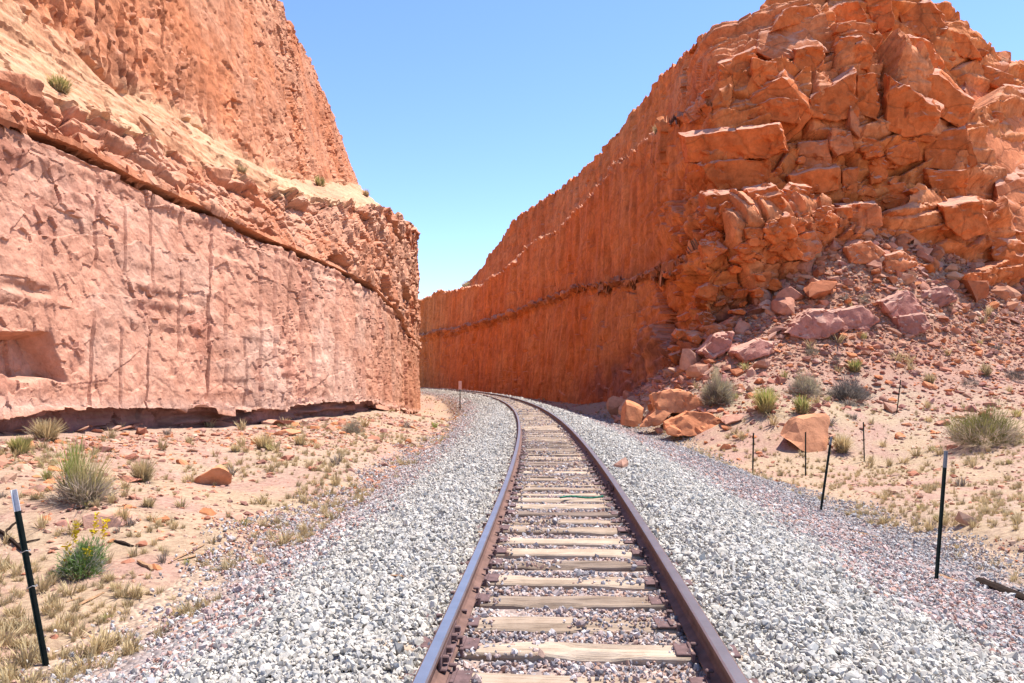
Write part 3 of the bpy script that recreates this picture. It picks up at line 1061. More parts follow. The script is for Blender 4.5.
ORANGE, DUSTY, PURP = (0.60, 0.16, 0.045), (0.63, 0.21, 0.085), (0.48, 0.21, 0.155)
BLOCKS = [  # outline, how far it stands out (m), lean of the front (deg, + looks up), yaw (deg, + looks right), colour
    ([(684, 136), (736, 130), (778, 125), (787, 150), (768, 158), (720, 161), (690, 163)], 1.5, -4, -10, ORANGE),
    ([(700, 165), (720, 161), (768, 159), (769, 184), (741, 191), (717, 191)], 1.0, -6, -12, ORANGE),
    ([(727, 117), (778, 97), (799, 99), (800, 124), (761, 119)], 0.9, 2, -8, ORANGE),
    ([(684, 112), (701, 97), (711, 114), (690, 123)], 0.8, 14, -10, DUSTY),
    ([(690, 163), (704, 166), (717, 191), (700, 196), (686, 180)], 0.6, -8, -25, ORANGE),
    ([(797, 49), (822, 46), (826, 60), (815, 78), (803, 80), (793, 68)], 1.0, -5, -6, ORANGE),
    ([(761, 33), (800, 25), (828, 52), (800, 57), (778, 62), (757, 52)], 1.1, 24, 0, DUSTY),
    ([(753, 58), (776, 62), (780, 84), (768, 96), (752, 80)], 0.8, -4, -14, ORANGE),
    ([(822, 14), (840, 3), (857, 2), (868, 16), (857, 34), (833, 27)], 1.1, -6, 2, ORANGE),
    ([(864, -14), (888, -14), (895, 26), (880, 34), (869, 14)], 1.6, 2, -8, ORANGE),
    ([(857, 74), (878, 73), (880, 98), (878, 120), (857, 114)], 1.1, -2, -10, ORANGE),
    ([(890, 76), (912, 90), (942, 112), (933, 131), (905, 138), (886, 130)], 0.9, 1, 4, ORANGE),
    ([(810, 98), (856, 72), (858, 116), (835, 121), (813, 116)], 0.9, -3, -6, ORANGE),
    ([(736, 108), (782, 76), (813, 114), (790, 140), (771, 146)], 0.7, -4, -12, ORANGE),
    ([(719, 63), (754, 49), (757, 70), (740, 82), (721, 86)], 0.9, -5, -16, ORANGE),
    ([(912, 77), (940, 73), (974, 102), (963, 131), (938, 116), (917, 100)], 1.2, -3, 6, ORANGE),
    ([(965, 60), (988, 78), (1006, 122), (986, 121), (972, 92)], 0.9, 28, 22, DUSTY),
    ([(979, 63), (1014, 76), (1010, 92), (986, 82)], 1.0, -6, 6, ORANGE),
    ([(926, 169), (966, 172), (969, 198), (940, 205), (930, 184)], 0.9, -2, 4, ORANGE),
    ([(943, 207), (982, 200), (990, 230), (965, 240), (947, 226)], 1.0, 0, 4, ORANGE),
    ([(922, 133), (965, 130), (980, 165), (955, 171), (928, 168)], 0.9, 3, 4, ORANGE),
    ([(789, 176), (838, 168), (840, 190), (815, 194), (795, 197)], 1.0, -3, -4, ORANGE),
    ([(799, 144), (828, 140), (832, 165), (815, 172), (801, 173)], 0.9, 6, -6, DUSTY),
    ([(842, 170), (859, 168), (857, 193), (844, 191)], 0.9, 0, -4, ORANGE),
    ([(842, 207), (860, 203), (878, 205), (883, 225), (862, 233), (845, 233)], 1.1, 2, -2, DUSTY),
    ([(850, 104), (860, 117), (860, 138), (851, 128)], 1.2, 4, 10, DUSTY),
    ([(866, 160), (886, 156), (890, 178), (872, 184)], 0.8, 0, -4, ORANGE),
    ([(880, 186), (906, 182), (910, 204), (893, 212), (882, 206)], 0.8, 4, 2, ORANGE),
    ([(832, 128), (850, 132), (852, 150), (838, 156), (830, 146)], 0.8, 4, -4, DUSTY),
    ([(862, 136), (880, 140), (884, 154), (866, 158)], 0.7, 6, 0, ORANGE),
    ([(884, 140), (914, 142), (922, 160), (900, 166), (886, 156)], 0.7, 2, 2, ORANGE),
    ([(896, 4), (930, 2), (950, 26), (934, 40), (904, 30)], 0.9, 6, 8, ORANGE),
    ([(902, 34), (934, 44), (944, 68), (918, 74), (900, 60)], 0.8, -2, 4, ORANGE),
    ([(946, 28), (966, 34), (984, 58), (964, 58), (950, 48)], 0.8, 4, 12, ORANGE),
    ([(984, 130), (1010, 128), (1030, 160), (1014, 180), (992, 164)], 0.7, 20, 18, DUSTY),
    ([(996, 186), (1030, 176), (1050, 214), (1026, 236), (1002, 226)], 0.7, 24, 16, DUSTY),
    ([(990, 236), (1022, 240), (1040, 272), (1010, 280), (994, 262)], 0.8, 10, 10, ORANGE),
    ([(1012, 90), (1040, 94), (1060, 120), (1036, 134), (1014, 118)], 0.8, 2, 8, ORANGE),
    ([(840, 36), (862, 36), (876, 50), (868, 70), (846, 66), (834, 52)], 0.8, 2, -4, ORANGE),
    ([(706, 196), (736, 194), (744, 216), (722, 226), (704, 214)], 0.7, -4, -12, ORANGE),
    ([(748, 192), (776, 186), (786, 206), (770, 220), (750, 214)], 0.7, 0, -8, ORANGE),
    ([(765, 222), (790, 216), (796, 236), (778, 246), (764, 238)], 0.7, -4, -8, ORANGE),
    ([(796, 236), (814, 232), (822, 250), (808, 262), (796, 258)], 0.8, 12, -4, DUSTY),
    ([(770, 32), (786, 8), (812, 4), (820, 18), (800, 24)], 0.9, 6, -6, ORANGE),
]
for i, (poly, out, lean, yaw, colr) in enumerate(BLOCKS):
    pc = np.array(poly, float).mean(0)
    ds = float(surface_at(GAP_R, pc[0], pc[1], 6)[1])
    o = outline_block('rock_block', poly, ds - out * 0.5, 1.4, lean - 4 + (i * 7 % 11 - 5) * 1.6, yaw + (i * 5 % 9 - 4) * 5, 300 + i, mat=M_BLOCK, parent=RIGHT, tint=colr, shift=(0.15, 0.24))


def random_outline(r, cx, cy, w, h):
    n = int(r.integers(5, 8))
    a = np.sort((np.arange(n) + r.uniform(-0.35, 0.35, n)) / n * 2 * math.pi) + r.uniform(0, 6)
    rr = r.uniform(0.75, 1.1, n)
    t = r.uniform(-0.5, 0.5)
    x, y = np.cos(a) * rr * w / 2, np.sin(a) * rr * h / 2
    return np.stack([cx + x * math.cos(t) - y * math.sin(t), cy + x * math.sin(t) + y * math.cos(t)], -1)


CONTACT = [(600, 412), (620, 406), (655, 385), (690, 362), (730, 326), (760, 301), (800, 264), (830, 240), (860, 226), (895, 232), (930, 246), (965, 258), (1000, 272), (1060, 295)]
r_ = np.random.default_rng(91)
count = 0
while count < 140:
    if count >= 105:         # big broken pieces over the shaded corner
        x, y = r_.uniform(706, 835), r_.uniform(188, 262)
        w = r_.uniform(15, 36)
        if y > interp(x, CONTACT) - 6:
            continue
    elif count < 70:          # the rubbly shadow side above the talus
        x = r_.uniform(672, 900)
        y = interp(x, CONTACT) - r_.uniform(-4, 1) ** 2 * 6 - r_.uniform(0, 60)
        w = r_.uniform(8, 26)
        if y < 150:
            continue
    else:                    # the rest of the blocky end
        x, y = r_.uniform(700, 1040), r_.uniform(10, 260)
        w = r_.uniform(9, 22)
        if y > interp(x, CONTACT) - 4 or y < interp(x, [(700, 60), (760, 20), (900, 5), (950, 20), (1040, 95)]):
            continue
    poly = random_outline(r_, x, y, w, w * r_.uniform(0.4, 0.8))
    ds = float(surface_at(GAP_R, x, y, 4)[1])
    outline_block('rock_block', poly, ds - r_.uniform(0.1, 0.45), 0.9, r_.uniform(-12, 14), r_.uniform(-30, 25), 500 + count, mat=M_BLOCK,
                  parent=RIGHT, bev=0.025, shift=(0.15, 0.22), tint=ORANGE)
    count += 1


def cut_rock(seed, sub=2, cuts=14, flat=0.75):
    """An angular stone: a ball cut by random planes."""
    r = np.random.default_rng(seed)
    bm = bmesh.new()
    bmesh.ops.create_icosphere(bm, subdivisions=sub, radius=1.0)
    co = np.array([v.co[:] for v in bm.verts])
    for _ in range(cuts):
        n = r.normal(size=3)
        n /= np.linalg.norm(n)
        d = r.uniform(0.3, 0.68)
        e = np.maximum(co @ n - d, 0)
        co = co - e[:, None] * n
    co *= np.array([r.uniform(0.85, 1.15), r.uniform(0.7, 1.0), r.uniform(0.55, 0.8) * flat / 0.75])
    co += 0.03 * np.stack([vnoise(co * 2.5 + seed, k) for k in (1, 2, 3)], -1)
    co /= np.ptp(co[:, 0]) / 2
    for v, q in zip(bm.verts, co):
        v.co = q
    return bm_mesh(bm, 'stone', False)


ROCKS = [cut_rock(1000 + k) for k in range(12)]
ROCKS_P = [m.copy() for m in ROCKS]
ROCKS_O = [m.copy() for m in ROCKS]
for ms, mt in ((ROCKS, M_ROCK), (ROCKS_P, M_ROCKP), (ROCKS_O, M_ROCKO)):
    for m in ms:
        m.materials.append(mt)


def put_rock(px, py, w_px, label, group=None, kind=0, hfac=1.0, sink=0.3, name='rock', r=r_, flatr=None):
    x, y, z, d = on_ground(px, py)
    w = w_px * d / F
    me = (ROCKS, ROCKS_P, ROCKS_O)[kind][int(r.integers(12))]
    o = link(name, me)
    s = w / 2
    o.scale = (s, s * r.uniform(0.75, 1.0), s * hfac * r.uniform(0.8, 1.05))
    o.rotation_euler = (r.uniform(-0.3, 0.3), r.uniform(-0.3, 0.3), r.uniform(-0.6, 0.6) + (math.pi if r.random() < 0.5 else 0))
    zz = o.scale[2] * 0.62
    o.location = (x, y, z + zz * (1 - 2 * sink) + 0.0)
    tag(o, label, name.replace('_', ' '), group, 'thing')
    return o


# the fallen blocks by the ballast and the boulders one can name
def ground_depth(px, py):
    return on_ground(px, py)[3]


NAMED = [
    ([(651, 393), (678, 389), (699, 397), (706, 408), (694, 416), (672, 413), (657, 426), (640, 427), (655, 411)], (672, 431), 22, -6, 'largest fresh orange block in the rockfall beside the ballast', 2.0, 0.45),
    ([(666, 425), (689, 411), (708, 414), (724, 420), (732, 430), (712, 434), (690, 437), (668, 434)], (695, 438), 26, 4, 'low flat orange slab lying in front of the fresh rockfall', 1.6, -0.1),
    ([(81, 516), (92, 513), (120, 518), (124, 526), (106, 532), (83, 532)], (102, 532), 30, 10, 'pale pink rock just behind the yellow flowering plant', 0.4, 0.0),
]
for i, (poly, base, lean, yaw, lab, th, fwd) in enumerate(NAMED):
    d0 = ground_depth(*base)
    outline = poly
    o = outline_block('boulder', outline, d0 + 0.25 * th + fwd * 0.5, th, lean, yaw, 800 + i, grow=0.9, mat=M_ROCKO if i < 2 else M_ROCKP, bev=0.02, rough=0.7, shift=(0.1, 0.0))
    tag(o, lab, 'boulder')

for (px, py, w, h, sd, lab) in ((810, 453, 56, 36, 3002, 'orange boulder standing behind the thin fence posts on the right flat'), (206, 485, 36, 21, 3007, 'lone orange rock on the sandy slope left of the track'),
                               (634, 428, 26, 26, 3011, 'left block of the fresh orange rockfall, nearest the shaded wall')):
    x, y, z, d = on_ground(px, py)
    me = cut_rock(sd, 3, 15)
    co = np.array([v.co[:] for v in me.vertices])
    me.materials.append(M_ROCKO)
    o = link('boulder', me)
    zr = np.ptp(co[:, 2])
    o.scale = (w / 2 * d / F, w / 2 * d / F * 0.9, h * 1.12 * d / F / zr)
    o.location = (x, y + 0.4 * w * d / F, z - co[:, 2].min() * o.scale[2] - (0.25 if sd == 3007 else 0.06) * h * d / F)
    if sd == 3002:           # lies on its broad side
        o.rotation_euler = (math.pi, 0, 0.4)
        o.location.z = z + co[:, 2].max() * o.scale[2] - 0.06 * h * d / F
    else:
        o.rotation_euler = (0, 0, 0.4)
    tag(o, lab, 'boulder')

TAL = [  # big purple-pink slabs lying on the talus
    ([(783, 333), (798, 320), (813, 309), (838, 310), (846, 326), (826, 338), (806, 340)], 'broad purple-pink slab at the left end of the row on the talus'),
    ([(826, 312), (863, 305), (882, 320), (866, 330), (844, 331)], 'middle purple-pink slab in the row across the talus'),
    ([(880, 300), (908, 290), (925, 308), (914, 320), (893, 319)], 'tall purple-pink block right of the row of talus slabs'),
    ([(898, 316), (926, 313), (932, 326), (916, 336), (900, 334)], 'lowest pink block with a green plant at its left foot'),
    ([(922, 290), (948, 286), (958, 299), (940, 308), (926, 304)], 'pale rounded pink block on the crest of the talus'),
    ([(736, 352), (760, 338), (776, 342), (770, 356), (744, 362)], 'reddish slab on the lower left talus under the shaded wall'),
    ([(700, 352), (716, 334), (734, 332), (730, 350), (710, 360)], 'dark pink block at the edge of the shaded wall'),
    ([(846, 246), (870, 240), (886, 252), (876, 264), (852, 264)], 'dusty block near the top of the talus cone'),
    ([(884, 256), (906, 250), (918, 264), (902, 274), (886, 272)], 'dusty pink block right below the top of the talus cone'),
]
for i, (poly, lab) in enumerate(TAL):
    pc = np.array(poly, float)
    d0 = ground_depth(pc[:, 0].mean(), pc[:, 1].max() - 1)
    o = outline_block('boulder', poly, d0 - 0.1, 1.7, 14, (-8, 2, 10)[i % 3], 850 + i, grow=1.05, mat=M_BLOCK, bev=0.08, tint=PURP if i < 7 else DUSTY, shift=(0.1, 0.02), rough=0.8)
    tag(o, lab, 'boulder')

# talus rocks along the foot of the right cliff, one object each
for k in range(225):
    x = r_.uniform(612, 900) if k % 4 else r_.uniform(860, 1040)
    y = interp(x, CONTACT) + abs(r_.normal(0, 26)) - 3
    w = min(30, 7.5 + r_.exponential(6.0))
    purple = r_.random() < (0.75 if y > 300 else 0.35)
    put_rock(x, y, w, 'pink rock lying in the talus under the right cliff' if purple else 'orange rock lying in the talus under the right cliff',
             'pink rocks in the talus' if purple else 'orange rocks in the talus', 1 if purple else 0, 1.15, 0.25)
for k in range(75):
    x, y = r_.uniform(700, 1030), r_.uniform(330, 460)
    if y < interp(x, CONTACT) + 30 or (y > 440 and r_.random() < 0.7):
        continue
    og = r_.random() < 0.4
    put_rock(x, y, 6 + r_.exponential(3.0), 'small orange rock on the sandy slope right of the track' if og else 'small pink rock on the sandy slope right of the track',
             'orange rocks on the right slope' if og else 'pink rocks on the right slope', 2 if og else 1, 0.9, 0.3)
for k in range(70):
    x, y = r_.uniform(0, 400), r_.uniform(418, 500)
    if y > 430 + (400 - x) * 0.28:
        continue
    og = r_.random() < 0.15
    put_rock(x, y, 7 + r_.exponential(3.5), 'flat orange stone on the sandy slope left of the track' if og else 'flat pink stone on the sandy slope left of the track',
             'orange stones on the left slope' if og else 'pink stones on the left slope', 2 if og else 1, 0.5, 0.3, 'stone')
for k in range(46):          # fallen shale slabs in a row under the lip of the left wall
    x = r_.uniform(0, 392)
    y = interp(x, [(0, 430), (100, 429), (180, 424), (256, 421), (330, 413), (392, 411)]) + r_.normal(0, 3.5) + 1
    put_rock(x, y, r_.uniform(9, 30), 'flat purple-pink slab lying under the lip of the left wall', 'slabs under the left wall', 1, 0.32, 0.2, 'flat_rock')


# ------------------------------------------------------------------ the track
def frame_at(d):
    """Origin on the centre line, unit vector along the track and unit vector to the right."""
    t = np.array([track_slope(d), 1.0])
    t = t / np.linalg.norm(t)
    return float(track_x(d)), t, np.array([t[1], -t[0]])


TRACK = empty('railway_track', (float(track_x(4.0)), 4.0, 0))
tag(TRACK, 'single railway track with worn wooden ties curving left between the cliffs', 'railway track')
TINV = Matrix.Translation(-TRACK.location)


def child(name, me, mat, parent, world_m=None):
    o = link(name, me, mat, parent)
    return o


def build_rail(side):
    prof = [(-0.070, 0.012), (-0.070, 0.022), (-0.022, 0.042), (-0.009, 0.062), (-0.009, 0.118), (-0.034, 0.134), (-0.037, 0.163), (-0.028, 0.1705),
            (0.028, 0.1705), (0.037, 0.163), (0.034, 0.134), (0.009, 0.118), (0.009, 0.062), (0.022, 0.042), (0.070, 0.022), (0.070, 0.012)]
    ds = np.concatenate([np.arange(0.8, 30, 0.4), np.arange(30, 260, 1.5)])
    V = []
    for d in ds:
        x, t, n = frame_at(d)
        c = np.array([x, d]) + n * side * 0.7525
        for (u, z) in prof:
            V.append((c[0] + n[0] * u - TRACK.location.x, c[1] + n[1] * u - TRACK.location.y, z))
    m = len(prof)
    f = grid_faces(len(ds), m, flip=True, wrap=True)
    me = mesh_np('rail', V, f, smooth=False)
    me.materials.append(M_RUST)
    me.materials.append(M_STEEL)
    idx = np.zeros(len(me.polygons), np.int32)
    per = np.arange(len(me.polygons)) % m
    idx[per == 7] = 1
    if side > 0:
        idx[per == 6] = 1
    else:
        idx[per == 8] = 1
    me.polygons.foreach_set('material_index', idx)
    return link('rail', me, None, TRACK)


def box_bm(bm, c, s, rz=0.0, bev=0.0, ux=None):
    r = bmesh.ops.create_cube(bm, size=1.0)
    M = Matrix.Translation(c) @ Matrix.Rotation(rz, 4, 'Z') @ Matrix.Diagonal((s[0], s[1], s[2], 1))
    bmesh.ops.transform(bm, matrix=M, verts=r['verts'])
    if bev:
        ed = list({e for v in r['verts'] for e in v.link_edges})
        bmesh.ops.bevel(bm, geom=ed, offset=bev, segments=1, affect='EDGES')


RAILS = [build_rail(-1), build_rail(1)]


def wood_material():
    m, nt, b = node_mat('weathered_tie_wood', 0.9)
    oi = N(nt, 'ShaderNodeObjectInfo')
    r = ramp(nt, oi.outputs['Random'], [(0.0, (0.20, 0.15, 0.12)), (0.35, (0.31, 0.235, 0.175)), (0.7, (0.40, 0.305, 0.225)), (1.0, (0.46, 0.36, 0.27))])
    tc = N(nt, 'ShaderNodeTexCoord')
    mp = N(nt, 'ShaderNodeMapping')
    mp.inputs['Scale'].default_value = (0.9, 16.0, 10.0)
    nt.links.new(tc.outputs['Object'], mp.inputs['Vector'])
    n1 = noise(nt, 2.2, 6, 0.7, mp.outputs[0])
    r1 = ramp(nt, n1.outputs[0], [(0.3, (0.42, 0.38, 0.35)), (0.45, (0.95, 0.93, 0.9)), (0.7, (1.2, 1.2, 1.2))])
    c = mix(nt, 'MULTIPLY', 1.0, r.outputs[0], r1.outputs[0])
    n2 = noise(nt, 3.0, 4, 0.6, tc.outputs['Object'])
    r2 = ramp(nt, n2.outputs[0], [(0.35, (0.7, 0.66, 0.62)), (0.6, (1.05, 1.05, 1.05))])
    c = mix(nt, 'MULTIPLY', 0.8, c, r2.outputs[0])
    nt.links.new(c, b.inputs['Base Color'])
    bump(nt, b, n1.outputs[0], 0.8, 0.02)
    return m


M_WOOD = wood_material()


def tie_mesh(seed):
    r = np.random.default_rng(seed)
    xs = np.linspace(-1.29, 1.29, 27)
    prof = [(-0.115, -0.16), (-0.115, -0.012), (-0.105, 0.0), (-0.045, 0.0), (0.01, 0.0), (0.06, 0.0), (0.105, 0.0), (0.115, -0.012), (0.115, -0.16)]
    X = np.repeat(xs[:, None], len(prof), 1)
    Y = np.array([p[0] for p in prof])[None] + 0 * X
    Z = np.array([p[1] for p in prof])[None] + 0 * X
    p = np.stack([X * 2.2, Y * 9, Z * 5 + seed * 3.3], -1)
    top = (Z > -0.05)
    bite = np.clip(vnoise(np.stack([X * 1.7, Y * 0 + np.sign(Y) * 3, 0 * X + seed], -1), 151) - 0.25, 0, 1)
    edge = np.abs(Y) > 0.08
    Z = Z + top * (0.008 * vnoise(p, 153)) - top * edge * 0.045 * bite
    Y = Y + 0.010 * vnoise(p * 0.6, 155) - np.sign(Y) * edge * 0.03 * bite
    # a split along the grain
    if seed % 2:
        j = int(r.integers(3, 6))
        a, b_ = sorted(r.uniform(-1.0, 1.0, 2))
        m_ = sstep(a - 0.1, a, xs) * (1 - sstep(b_, b_ + 0.1, xs))
        Z[:, j] -= 0.022 * m_
    return mesh_np('tie', np.stack([X, Y, Z], -1), grid_faces(len(xs), len(prof), flip=False), smooth=False)


TIES = [tie_mesh(k) for k in range(8)]
for m in TIES:
    m.materials.append(M_WOOD)


def plate_mesh():
    bm = bmesh.new()
    box_bm(bm, (0, 0, 0.006), (0.36, 0.20, 0.014), 0, 0.004)
    box_bm(bm, (-0.088, 0, 0.018), (0.022, 0.19, 0.014), 0, 0.003)
    box_bm(bm, (0.088, 0, 0.018), (0.022, 0.19, 0.014), 0, 0.003)
    return bm_mesh(bm, 'tie_plate')


def spike_mesh():
    bm = bmesh.new()
    box_bm(bm, (0, 0, 0.022), (0.018, 0.018, 0.05), 0, 0.002)
    box_bm(bm, (0.008, 0, 0.049), (0.042, 0.032, 0.016), 0, 0.005)
    return bm_mesh(bm, 'spike')


PLATE, SPIKE = plate_mesh(), spike_mesh()
PLATE.materials.append(M_PLATE)
SPIKE.materials.append(M_PLATE)
TIE_D = []
rt = np.random.default_rng(17)
for k in range(-4, 292):
    d = 3.94 + 0.497 * k
    if d < 1.5:
        continue
    TIE_D.append(d)
    x, t, n = frame_at(d)
    o = link('tie', TIES[int(rt.integers(8))], None, TRACK)
    o.location = (x - TRACK.location.x + rt.normal(0, 0.03), d - TRACK.location.y + rt.normal(0, 0.02), rt.normal(0, 0.005))
    o.rotation_euler = (rt.normal(0, 0.012), 0, math.atan2(n[1], n[0]) + rt.normal(0, 0.014) + (math.pi if rt.random() < 0.5 else 0))
    o.scale = (1, rt.uniform(0.88, 1.08), 1)
    if d < 24:
        for sd in (-1, 1):
            pl = link('tie_plate', PLATE, None, o)
            pl.location = (sd * 0.7525, 0, 0.001)
            if d < 16:
                for q in (-1, 1):
                    sk = link('spike', SPIKE, None, o)
                    sk.location = (sd * 0.7525 + q * 0.083, 0.055 * q * sd + rt.normal(0, 0.006), rt.uniform(0.0, 0.014))
                    sk.rotation_euler = (0, 0, math.pi if q > 0 else 0)


def anchor_mesh():
    bm = bmesh.new()
    box_bm(bm, (0, 0, 0.0), (0.20, 0.03, 0.022), 0, 0.004)
    box_bm(bm, (0.095, 0, 0.02), (0.022, 0.034, 0.05), 0, 0.004)
    box_bm(bm, (-0.09, 0, 0.015), (0.022, 0.034, 0.04), 0, 0.004)
    return bm_mesh(bm, 'rail_anchor')


ANCH = anchor_mesh()
ANCH.materials.append(M_PLATE)
for rail, sd in zip(RAILS, (-1, 1)):
    for d in TIE_D:
        if d > 15:
            break
        if sd < 0 and rt.random() < 0.45:
            continue
        x, t, n = frame_at(d - 0.14)
        c = np.array([x, d - 0.14]) + n * sd * 0.7525
        a = link('rail_anchor', ANCH, None, rail)
        a.location = (c[0] - TRACK.location.x, c[1] - TRACK.location.y, 0.0)
        a.rotation_euler = (0, 0, math.atan2(n[1], n[0]) + (math.pi if sd > 0 else 0))


def joint_bar(rail, sd, d, length=0.62):
    bm = bmesh.new()
    box_bm(bm, (-sd * 0.022, 0, 0.088), (0.020, length, 0.075), 0, 0.006)
    box_bm(bm, (-sd * 0.036, 0, 0.048), (0.05, length, 0.016), 0, 0.005)
    for q in (-0.24, -0.1, 0.1, 0.24):
        box_bm(bm, (-sd * 0.045, q * length / 0.62, 0.088), (0.04, 0.034, 0.034), 0, 0.006)
    me = bm_mesh(bm, 'joint_bar')
    me.materials.append(M_PLATE)
    x, t, n = frame_at(d)
    c = np.array([x, d]) + n * sd * 0.7525
    o = link('joint_bar', me, None, rail)
    o.location = (c[0] - TRACK.location.x, c[1] - TRACK.location.y, 0)
    o.rotation_euler = (0, 0, math.atan2(n[1], n[0]))


joint_bar(RAILS[0], -1, 4.25)
joint_bar(RAILS[1], 1, 10.7)

# ------------------------------------------------------------------ crushed stone: real stones, instanced
STONES = bpy.data.collections.new('stone_shapes')
for k in range(8):
    me = cut_rock(2000 + k, 1, 8, 0.8)
    me.materials.append(M_GRAVEL)
    STONES.objects.link(bpy.data.objects.new('stone', me))
CHIPS = bpy.data.collections.new('chip_shapes')
for k in range(6):
    me = cut_rock(2100 + k, 1, 8, 0.5)
    me.materials.append(M_CHIP)
    CHIPS.objects.link(bpy.data.objects.new('chip', me))


def scatter(name, pts, size, colr, coll, label, seed, upright=False, tilt=3.1):
    r = np.random.default_rng(seed)
    n = len(pts)
    me = bpy.data.meshes.new(name)
    me.vertices.add(n)
    me.vertices.foreach_set('co', np.asarray(pts, np.float32).ravel())
    rot = np.stack([r.uniform(-tilt, tilt, n), r.uniform(-tilt, tilt, n), r.uniform(0, 6.28, n)], -1)
    for nm, dt, val in (('size', 'FLOAT', size), ('rot', 'FLOAT_VECTOR', rot), ('gcol', 'FLOAT_COLOR', np.c_[colr, np.ones(n)])):
        a = me.attributes.new(nm, dt, 'POINT')
        a.data.foreach_set({'FLOAT': 'value', 'FLOAT_VECTOR': 'vector', 'FLOAT_COLOR': 'color'}[dt], np.asarray(val, np.float32).ravel())
    o = link(name, me)
    ng = bpy.data.node_groups.new(name + '_scatter', 'GeometryNodeTree')
    ng.interface.new_socket('Geometry', in_out='INPUT', socket_type='NodeSocketGeometry')
    ng.interface.new_socket('Geometry', in_out='OUTPUT', socket_type='NodeSocketGeometry')
    gi, go = ng.nodes.new('NodeGroupInput'), ng.nodes.new('NodeGroupOutput')
    mp = ng.nodes.new('GeometryNodeMeshToPoints')
    ip = ng.nodes.new('GeometryNodeInstanceOnPoints')
    ci = ng.nodes.new('GeometryNodeCollectionInfo')
    ci.inputs['Collection'].default_value = coll
    ci.inputs['Separate Children'].default_value = True
    ci.inputs['Reset Children'].default_value = True

    def attr(nm, dt):
        a = ng.nodes.new('GeometryNodeInputNamedAttribute')
        a.data_type = dt
        a.inputs['Name'].default_value = nm
        return a.outputs[0]

    e2r = ng.nodes.new('FunctionNodeEulerToRotation')
    ng.links.new(gi.outputs[0], mp.inputs[0])
    ng.links.new(mp.outputs[0], ip.inputs['Points'])
    ng.links.new(ci.outputs[0], ip.inputs['Instance'])
    ip.inputs['Pick Instance'].default_value = True
    ng.links.new(attr('rot', 'FLOAT_VECTOR'), e2r.inputs[0])
    ng.links.new(e2r.outputs[0], ip.inputs['Rotation'])
    ng.links.new(attr('size', 'FLOAT'), ip.inputs['Scale'])
    ng.links.new(ip.outputs[0], go.inputs[0])
    md = o.modifiers.new('scatter', 'NODES')
    md.node_group = ng
    tag(o, label, kind='stuff')
    return o


def pick(r, pal, n):
    pal = np.array(pal, float)
    c = pal[r.integers(0, len(pal), n)]
    return c * r.uniform(0.8, 1.2, (n, 1))


def build_gravel():
    r = np.random.default_rng(33)
    PTS, SZ, COL = [], [], []
    for (d0, d1, dens, fac) in ((1.6, 6, 1750, 1.0), (6, 12, 1250, 1.08), (12, 20, 660, 1.2), (20, 34, 300, 1.5), (34, 60, 100, 2.1), (60, 130, 30, 3.4)):
        n = int(dens * 11 * (d1 - d0))
        d = r.uniform(d0, d1, n)
        o = r.uniform(-4.6, 6.8, n)
        x = track_x(d) + o
        keep = np.abs(x) < 0.80 * d + 1.5
        keep &= np.abs(np.abs(o) - 0.7525) > 0.075
        # frayed edges
        n1 = fbm(np.stack([x * 0.6, d * 0.6, 0 * x], -1), 3, 161)
        keep &= r.random(n) < (1 - sstep(3.4, 4.4, -o + 0.8 * n1)) * (1 - sstep(5.2, 6.8, o + 0.9 * n1))
        # tie tops between the rails stay mostly clear
        kk = (d - 3.94) / 0.497
        near = np.abs(kk - np.round(kk)) * 0.497
        inner = np.abs(o) < 0.68
        sweep = vnoise(np.stack([np.round(kk) * 3.7, 2 * o, 0 * o], -1), 163)
        keep &= ~(inner & (near < 0.125) & ~((sweep > 0.12) & (r.random(n) < 0.5)) & ~((np.abs(o) > 0.5) & (r.random(n) < 0.25)))
        d, o, x, n1, near, inner = d[keep], o[keep], x[keep], n1[keep], near[keep], inner[keep]
        n = len(d)
        gz, _w = ground_base(x, d)
        s = np.clip(r.lognormal(math.log(0.0155), 0.36, n), 0.011, 0.046) * fac
        s = np.where(inner, s * 0.78, s)
        edge = np.where(o < 0, sstep(2.2, 3.2, -o + 0.5 * n1), sstep(2.3, 3.7, o + 0.7 * n1))
        s = np.where(r.random(n) < edge * 0.6, s * 0.8, s)
        z = gz + s * 0.30 + 0.018 * vnoise(np.stack([x * 5, d * 5, 0 * x], -1), 165)
        z = np.where(inner, z - 0.01, z)
        z = np.where(inner & (near < 0.125), s * 0.4, z)
        u = r.random(n)
        white = pick(r, [(0.48, 0.445, 0.385), (0.45, 0.42, 0.375), (0.51, 0.465, 0.395), (0.40, 0.38, 0.345), (0.47, 0.425, 0.36)], n)
        white = np.where((r.random(n) < 0.08)[:, None], white * 0.65, white)
        mixed = pick(r, [(0.44, 0.30, 0.265), (0.48, 0.36, 0.32), (0.34, 0.305, 0.285), (0.52, 0.45, 0.41), (0.25, 0.225, 0.21), (0.43, 0.25, 0.19), (0.48, 0.46, 0.44)], n)
        tie = pick(r, [(0.42, 0.31, 0.27), (0.46, 0.37, 0.33), (0.30, 0.27, 0.27), (0.50, 0.45, 0.42), (0.19, 0.175, 0.18), (0.42, 0.27, 0.20)], n)
        c = np.where((u < edge * 0.92)[:, None], mixed, white)
        c = np.where(inner[:, None], tie, c)
        # grey belt at the outer right edge
        belt = (sstep(4.4, 5.4, o) > r.random(n))[:, None]
        c = np.where(belt, pick(r, [(0.36, 0.34, 0.32), (0.27, 0.26, 0.255), (0.43, 0.40, 0.37), (0.40, 0.31, 0.27)], n), c)
        PTS.append(np.stack([x, d, z], -1))
        SZ.append(s)
        COL.append(c)
    scatter('gravel', np.concatenate(PTS), np.concatenate(SZ), np.concatenate(COL), STONES,
            'crushed stone ballast, white beside the rails and pinkish towards its edges', 35)


build_gravel()


